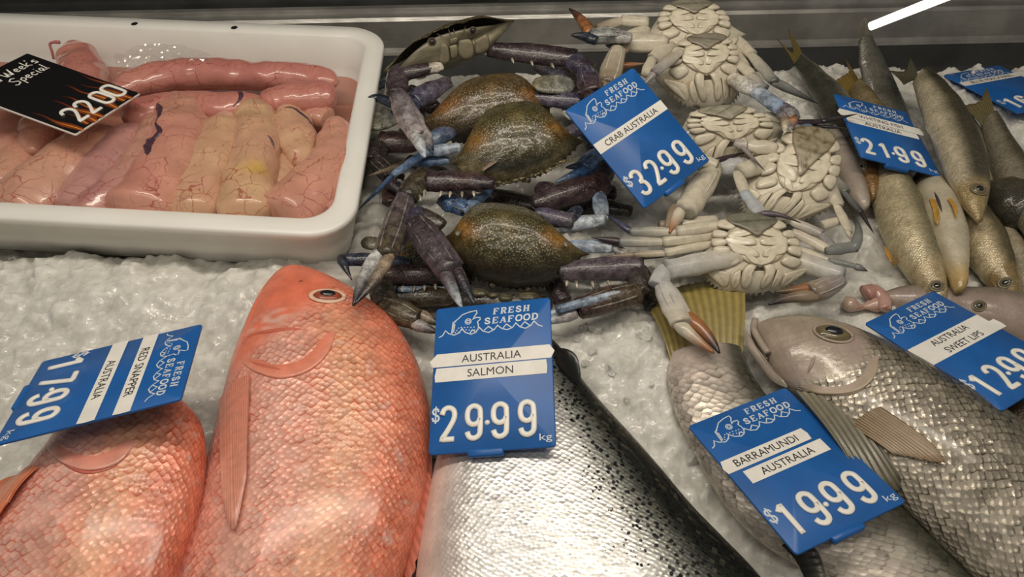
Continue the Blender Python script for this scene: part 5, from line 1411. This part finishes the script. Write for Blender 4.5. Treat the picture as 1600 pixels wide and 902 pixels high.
r, fr = pale_crab('pale belly-up crab with a brown stain, second from the top of the white pile', (1012, 116, .092), (1172, 108, .092), (1110, 172, .072), (1100, 56, .120), 0.017, stain=1.0, seed=2)
leg(r, [('s', (1064, 80), (1022, 114), 8, 8, 'C', 'M'), ('t', (1026, 110), (1003, 136, .11), 7, 0, 'M', 'G')], .118)
leg(r, [('s', (1050, 70), (1020, 92), 11, 11, 'C', 'C'), ('s', (1020, 90), (1008, 118), 9, 7, 'C', 'C')], .108)
leg(r, [('s', (1146, 92), (1176, 118), 9, 9, 'C', 'C'), ('s', (1174, 116), (1190, 140), 8, 7, 'C', 'M')], .10)
claw(r, [('s', (1142, 122), (1182, 142), 14, 13, 'C', 'S'), ('s', (1176, 140), (1226, 174), 13, 13, 'W', 'L')], ((1222, 168), (1238, 186), 14, 13, 'U', 'M'), ((1228, 182), (1226, 208), 7, 'E', 'C'), ((1238, 184), (1234, 204), 8, 'O', 'M'), .098, teeth=False)
leg(r, [('s', (1226, 192), (1286, 190), 5, 4, 'P', 'K'), ('t', (1284, 190), (1340, 178), 5, 0, 'K', 'K')], .075)
leg(r, [('s', (1240, 196), (1290, 198), 4, 3, 'P', 'K'), ('t', (1288, 198), (1326, 201), 3, 0, 'K', 'K')], .07)

r, fr = pale_crab('pale belly-up crab partly behind the lower corner of the crab card', (1046, 218, .075), (1236, 202, .078), (1124, 268, .058), (1120, 166, .100), 0.014, flapcol=(0.30, 0.28, 0.21), seed=3)
leg(r, [('s', (1190, 196), (1236, 196), 9, 8, 'C', 'M'), ('t', (1232, 196), (1270, 204), 7, 0, 'M', 'K')], .078)
leg(r, [('s', (1088, 248), (1120, 258), 10, 9, 'C', 'C'), ('t', (1118, 252), (1165, 238), 6, 0, 'P', 'K')], .075)
leg(r, [('s', (1196, 180), (1228, 188), 8, 8, 'C', 'C')], .085)

r, fr = pale_crab('pale belly-up crab turned sideways with a brown marbled tail flap', (1150, 282, .058), (1320, 318, .050), (1196, 348, .044), (1272, 204, .088), 0.016, flapcol=(0.30, 0.26, 0.17), seed=4, mottle=1.0, flap_to=-0.05)
claw(r, [('s', (1168, 258), (1126, 262), 15, 15, 'S', 'S'), ('s', (1130, 258), (1114, 264), 13, 13, 'C', 'E')], ((1116, 264), (1070, 332), 16, 18, 'C', 'C'), ((1064, 328), (1046, 364), 9, 'C', 'O'), ((1054, 322), (1040, 360), 7, 'E', 'E'), .068, mat=PL)
leg(r, [('s', (1214, 246), (1156, 270), 14, 13, 'C', 'C'), ('s', (1152, 270), (1164, 302), 10, 8, 'C', 'C'), ('s', (1162, 300), (1188, 334), 10, 10, 'W', 'S'), ('t', (1186, 334), (1252, 349), 6, 0, 'V', 'P', (0, 4))], .075)
leg(r, [('s', (1212, 232), (1168, 228), 12, 10, 'C', 'C'), ('s', (1172, 228), (1148, 223), 9, 8, 'C', 'M'), ('t', (1156, 226), (1196, 268), 4, 0, 'M', 'P')], .085)
leg(r, [('s', (1272, 210), (1296, 256), 14, 13, 'V', 'S'), ('s', (1266, 204), (1248, 196), 11, 10, 'L', 'U')], .07, 'swimming_leg')
leg(r, [('s', (1296, 300), (1310, 322), 11, 8, 'C', 'C'), ('s', (1306, 318), (1328, 364), 8, 6, 'C', 'C'), ('t', (1324, 360), (1330, 376), 5, 0, 'C', 'E')], .055)
leg(r, [('s', (1300, 276), (1322, 300), 9, 8, 'C', 'G'), ('s', (1318, 300), (1346, 332), 6, 5, 'G', 'K'), ('t', (1344, 330), (1366, 366), 4, 0, 'K', 'K')], .035)
leg(r, [('s', (1318, 344), (1284, 352), 7, 7, 'C', 'C')], .05)

r, fr = pale_crab('front pale belly-up crab with orange-tipped claws spread on the ice', (1078, 412, .044), (1280, 412, .042), (1172, 462, .026), (1166, 336, .068), 0.016, flapcol=(0.17, 0.165, 0.125), seed=5)
claw(r, [('s', (1166, 398), (1040, 422), 16, 17, 'C', 'S'), ('s', (1040, 420), (1026, 446), 15, 14, 'S', 'S')], ((1034, 440), (1066, 506), 16, 18, 'S', 'C'), ((1058, 504), (1116, 552), 10, 'C', 'O', (-4, 2)), ((1072, 492), (1124, 552), 10, 'O', 'K', (6, -2)), .056, mat=PL)
leg(r, [('s', (1134, 378), (1112, 380), 12, 9, 'C', 'C'), ('s', (1118, 380), (1038, 396), 7, 7, 'C', 'C'), ('s', (1042, 396), (990, 398), 6, 5, 'C', 'E'), ('t', (992, 398), (936, 402), 5, 0, 'E', 'D')], .056)
leg(r, [('s', (1128, 364), (1034, 378), 9, 9, 'C', 'C'), ('s', (1038, 378), (968, 378), 8, 8, 'C', 'G'), ('t', (970, 378), (924, 371), 7, 0, 'P', 'K')], .06)
leg(r, [('s', (1130, 352), (1056, 362), 9, 9, 'C', 'C'), ('s', (1058, 362), (984, 362), 8, 7, 'C', 'G'), ('t', (986, 362), (946, 334), 7, 0, 'U', 'N')], .066)
leg(r, [('s', (1120, 344), (1064, 352), 10, 10, 'C', 'C'), ('s', (1068, 352), (1030, 352), 9, 7, 'C', 'E')], .058, 'swimming_leg')
claw(r, [('s', (1228, 402), (1316, 430), 17, 14, 'C', 'S')], ((1316, 438), (1268, 458), 13, 16, 'M', 'E'), ((1278, 464), (1201, 476), 9, 'E', 'K', (0, 6)), ((1284, 446), (1211, 456), 9, 'O', 'T', (0, -3)), .046, mat=PL)
leg(r, [('s', (1238, 362), (1294, 390), 8, 8, 'C', 'C'), ('s', (1290, 392), (1336, 386), 9, 9, 'G', 'G'), ('t', (1334, 390), (1331, 336), 9, 0, 'G', 'K', (8, 0))], .05)
leg(r, [('s', (1238, 386), (1294, 408), 7, 6, 'C', 'C'), ('s', (1292, 406), (1346, 418), 5, 4, 'G', 'G'), ('t', (1336, 416), (1356, 424), 7, 0, 'G', 'D')], .044)
leg(r, [('s', (1236, 346), (1284, 366), 8, 8, 'C', 'M'), ('s', (1282, 366), (1304, 388), 8, 7, 'M', 'G')], .045, 'swimming_leg')

# ================================================================ roe sacs in the tub
def roe(label, spine, z, c0, c1, clots=(), flat=0.8, lob=0.03, seed=0, yellow=None, droop=False):
    m = M(); pts = P3([(s[0], s[1], z) for s in spine], z)
    N = 64; line = catmull(pts, N)
    d = [0]
    for a, b in zip(pts, pts[1:]): d.append(d[-1] + (b - a).length)
    rad = []; nom = []
    for i, p in enumerate(line):
        t = i / (N - 1) * d[-1]; j = 0
        while j < len(d) - 2 and d[j + 1] < t: j += 1
        f = (t - d[j]) / max(1e-9, d[j + 1] - d[j]); f = f * f * (3 - 2 * f)
        r = lerp(spine[j][2], spine[j + 1][2], min(1, max(0, f))) * mpp(p) * 1.06
        nom.append(r)
        e = min(i / 6.0, (N - 1 - i) / 4.0)
        r *= min(1, sqrt(max(0.04, 1 - (1 - min(1, e)) ** 2)))
        rad.append(r * (1 + lob * noise.noise(V((i * 0.16, seed, 0)))))
    top = max(rad) * flat
    line = [p - V((0, 0, (r * flat) * 0.35 + (0.008 * max(0, (i - N + 7) / 6.0) ** 2 if droop else 0))) for i, (p, r) in enumerate(zip(line, nom))]
    col = lambda t, th: mix(mix(c0, c1, 0.5 + 0.8 * noise.noise(V((t * 3, th * 0.5, seed)))), yellow[1] if yellow else c0, (exp(-((t - yellow[0]) / 0.05) ** 2 - ((th - 2.0) / 0.5) ** 2) if yellow else 0))
    tube(m, line, rad, V((0, 0, 1)), 30, col, flat, 0.95)
    for i, q in enumerate(m.v):
        m.v[i] = q + V((noise.noise(q * 45 + V((seed, 0, 0))), noise.noise(q * 45 + V((0, seed, 3))), noise.noise(q * 45 + V((4, 1, seed))))) * 0.0028 + V((0, 0, 1)) * 0.0008 * noise.noise(q * 140)
    base = V((line[N // 2].x, line[N // 2].y, 0.008))
    o = m.build('roe_sac', MAT['roe'], loc=base)
    tag(o, label, 'roe', 'roe sacs in the white tub')
    if clots:
        bvh = BVHTree.FromPolygons([tuple(p) for p in m.v], m.f)
        for cl in clots:
            mm = M(); w = cl[0]
            hits = [surf_hit(bvh, x, y, 0.0002, z)[0] for x, y in cl[1]]
            line = catmull(hits, 40)
            tube(mm, line, [w * (0.25 + 0.75 * sin(pi * min(1, max(0, k / 39)))) * (0.6 + 0.5 * abs(noise.noise(V((k * .35, w * 999, 0))))) for k in range(40)], V((0, 0, 1)), 8, (0.075, 0.035, 0.055), 0.35)
            mm.build('blood_vessel', MAT['fin'], o)
    return o
PK, TN, YL, DP = (0.60, 0.27, 0.215), (0.61, 0.345, 0.245), (0.63, 0.425, 0.255), (0.52, 0.20, 0.175)
roe('pink roe sac at the back left, its end standing up behind the black sign', [(112, 66, 14), (118, 84, 28), (126, 108, 34), (134, 140, 30)], .058, PK, DP, seed=1)
roe('long pink roe sac stretched along the back of the tub', [(170, 146, 18), (205, 126, 24), (250, 112, 26), (320, 108, 26), (400, 112, 24), (470, 114, 22), (510, 120, 20), (526, 128, 12)], .060, PK, DP, seed=2)
roe('tan-pink roe sac lump in the back right corner below the long sacs', [(468, 168, 14), (492, 176, 24), (514, 182, 18)], .046, TN, PK, seed=3)
roe('pink roe sac lying lengthwise under the long back one, on the left', [(186, 176, 22), (215, 172, 27), (255, 164, 26), (300, 160, 26), (345, 164, 27), (384, 160, 25), (412, 152, 14)], .060, PK, DP, [(0.0042, [(366, 141), (376, 146), (374, 156), (364, 166)])], seed=4)
roe('pink roe sac with rounded right end below the long back one', [(404, 158, 14), (426, 152, 24), (465, 147, 27), (502, 145, 27), (526, 144, 18)], .062, PK, DP, seed=5)
roe('veined pink roe sac at the left edge below the black sign', [(-30, 180, 36), (0, 200, 42), (22, 232, 38), (18, 262, 34), (-10, 296, 30)], .052, PK, TN, seed=6)
roe('small rounded glossy roe sac poking out under the black sign', [(66, 178, 24), (57, 200, 28), (52, 220, 24), (48, 238, 10)], .062, PK, TN, seed=7)
roe('smooth tan roe sac at the front left, largest one without veins', [(182, 196, 20), (140, 224, 44), (92, 264, 52), (50, 296, 52), (8, 334, 50)], .056, TN, (0.58, 0.32, 0.24), seed=8, lob=0.01)
roe('flat mauve roe sac between the smooth tan one and the purple-edged one', [(226, 192, 18), (196, 218, 36), (168, 252, 42), (140, 286, 40), (114, 330, 36)], .054, (0.50, 0.26, 0.24), (0.46, 0.24, 0.23), seed=9, lob=0.01)
roe('narrow roe sac with purple lower end beside the dark clot', [(246, 172, 14), (234, 214, 24), (212, 256, 32), (180, 290, 32), (148, 312, 30), (116, 334, 26)], .062, TN, (0.42, 0.19, 0.20), seed=10)
roe('big veined roe sac with a black clot on its left side, front middle', [(268, 144, 12), (277, 168, 36), (280, 208, 47), (262, 258, 54), (238, 292, 55), (208, 334, 56)], .062, TN, PK,
    [(0.0056, [(268, 142), (254, 150), (249, 166), (249, 180), (243, 193)]), (0.0055, [(243, 193), (250, 204), (246, 212), (236, 218), (224, 216)]), (0.0075, [(248, 206), (240, 218), (233, 228), (231, 242)])], seed=11)
roe('pale yellow roe sac with a dark vessel over its top, right of centre', [(446, 164, 16), (452, 188, 33), (462, 216, 33), (472, 240, 22), (478, 258, 10)], .056, YL, TN, [(0.0030, [(438, 172), (452, 168), (468, 176), (482, 188), (490, 198)])], seed=12)
roe('small yellow roe sac wedged between two larger ones', [(430, 234, 12), (440, 260, 22), (434, 286, 22), (426, 304, 12)], .048, YL, TN, seed=13)
roe('veined cream roe sac left of the yellow-stained one', [(354, 172, 16), (345, 202, 33), (330, 248, 40), (310, 292, 37), (304, 336, 38)], .060, TN, YL, seed=14)
roe('cream roe sac with a yellow stain, front middle', [(392, 152, 14), (397, 178, 30), (400, 214, 36), (394, 254, 37), (385, 288, 42), (382, 337, 42)], .064, YL, TN, [(0.0022, [(418, 211), (424, 220), (428, 232)])], seed=15, yellow=(0.72, (0.58, 0.37, 0.09)))
roe('thick curved pink roe sac along the right side of the tub', [(520, 184, 18), (526, 212, 28), (515, 254, 38), (484, 288, 44), (432, 334, 46)], .062, PK, TN, seed=16)
roe('small pink roe piece in the front right corner of the tub', [(528, 300, 10), (514, 314, 18), (502, 326, 16)], .050, DP, PK, seed=17)
# thin pink liquid standing in the tub
m = M(); pts = [tubp(u, v, 0.018) for u, v in rrect(0.035, 0.035, TL_ - 0.035, TD_ - 0.035, 0.03)]
pillow(m, pts, V((0, 0, 1)), 0.0005, 0.006, 3, pw=0.1)
tag(m.build('roe_liquid', plain('roe_liquid', (0.42, 0.19, 0.14), 0.12), loc=tubp(.3, .2, .01)), 'thin pink liquid at the bottom of the white tub', 'liquid', kind='stuff')
def hook():
    m = M(); tube(m, catmull(P3([(84, 92, .075), (81, 80, .085), (78, 69, .093), (84, 66, .095), (93, 66, .095)], .08), 24), [0.0016] * 19 + [0.0022] * 5, V((0, 0, 1)), 10, (0.50, 0.16, 0.17))
    return tag(m.build('bent_hook', MAT['fin'], loc=W(84, 92, .07)), 'thin pink bent hook standing behind the black sign', 'hook')
hook()
def film():
    m = M(); nx, ny = 46, 22; idx = []
    for j in range(ny):
        row = []
        for i in range(nx):
            u, v = i / (nx - 1), j / (ny - 1)
            px = 180 + 150 * u; py = 124 - 52 * v * (0.55 + 0.45 * sin(pi * (0.15 + u * 0.85))) - 10 * u
            p = W(px, py, 0.062 + 0.018 * v)
            n_ = noise.noise(p * 70) + 0.6 * noise.noise(p * 170)
            row.append(m.add(p + V((0, -0.5, 0.8)) * (0.006 * n_)))
        idx.append(row)
    m.rings(idx, False, False, False)
    return tag(m.build('plastic_film', MAT['film'], loc=W(250, 120, .06), smooth=False), 'crumpled clear plastic film lying behind the roe sacs', 'plastic film')
film()

# ---------------------------------------------------------------- glass reflection as a glowing rod, dark shapes behind the ledge
def reflection_streak():  # reflection in the front glass, built as a glowing rod inside the case
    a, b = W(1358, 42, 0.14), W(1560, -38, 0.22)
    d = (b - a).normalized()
    root = thing('glass_reflection', 'bright white glass reflection built as a glowing rod across the upper right corner', 'reflection', a)
    m = M(); tube(m, [a.lerp(b, t) for t in (0, .01, .5, .99, 1)], [0.0038, 0.0048, 0.0052, 0.0056, 0.004], V((0, 0, 1)), 16); m.build('glowing_streak', MAT['tube'], root)
reflection_streak()
post('display_post', 'dark upright post behind the steel ledge above the dark crabs', 'post', -0.075, -0.022, 0.998, 0.057, 0.5, wobbly('post_green', (0.028, 0.032, 0.024), 0.4, 20, 0.3))
post('cardboard_panel', 'dim brown panel standing in the dark behind the ledge', 'panel', 0.03, 0.085, 1.10, 0.045, 0.5, wobbly('brown_panel', (0.06, 0.05, 0.042), 0.6, 20, 0.3))
post('shelf_bracket', 'narrow grey bracket behind the ledge above the white tub', 'bracket', -0.37, -0.34, 1.08, 0.045, 0.5, wobbly('grey_bracket', (0.08, 0.08, 0.075), 0.5, 20, 0.3))
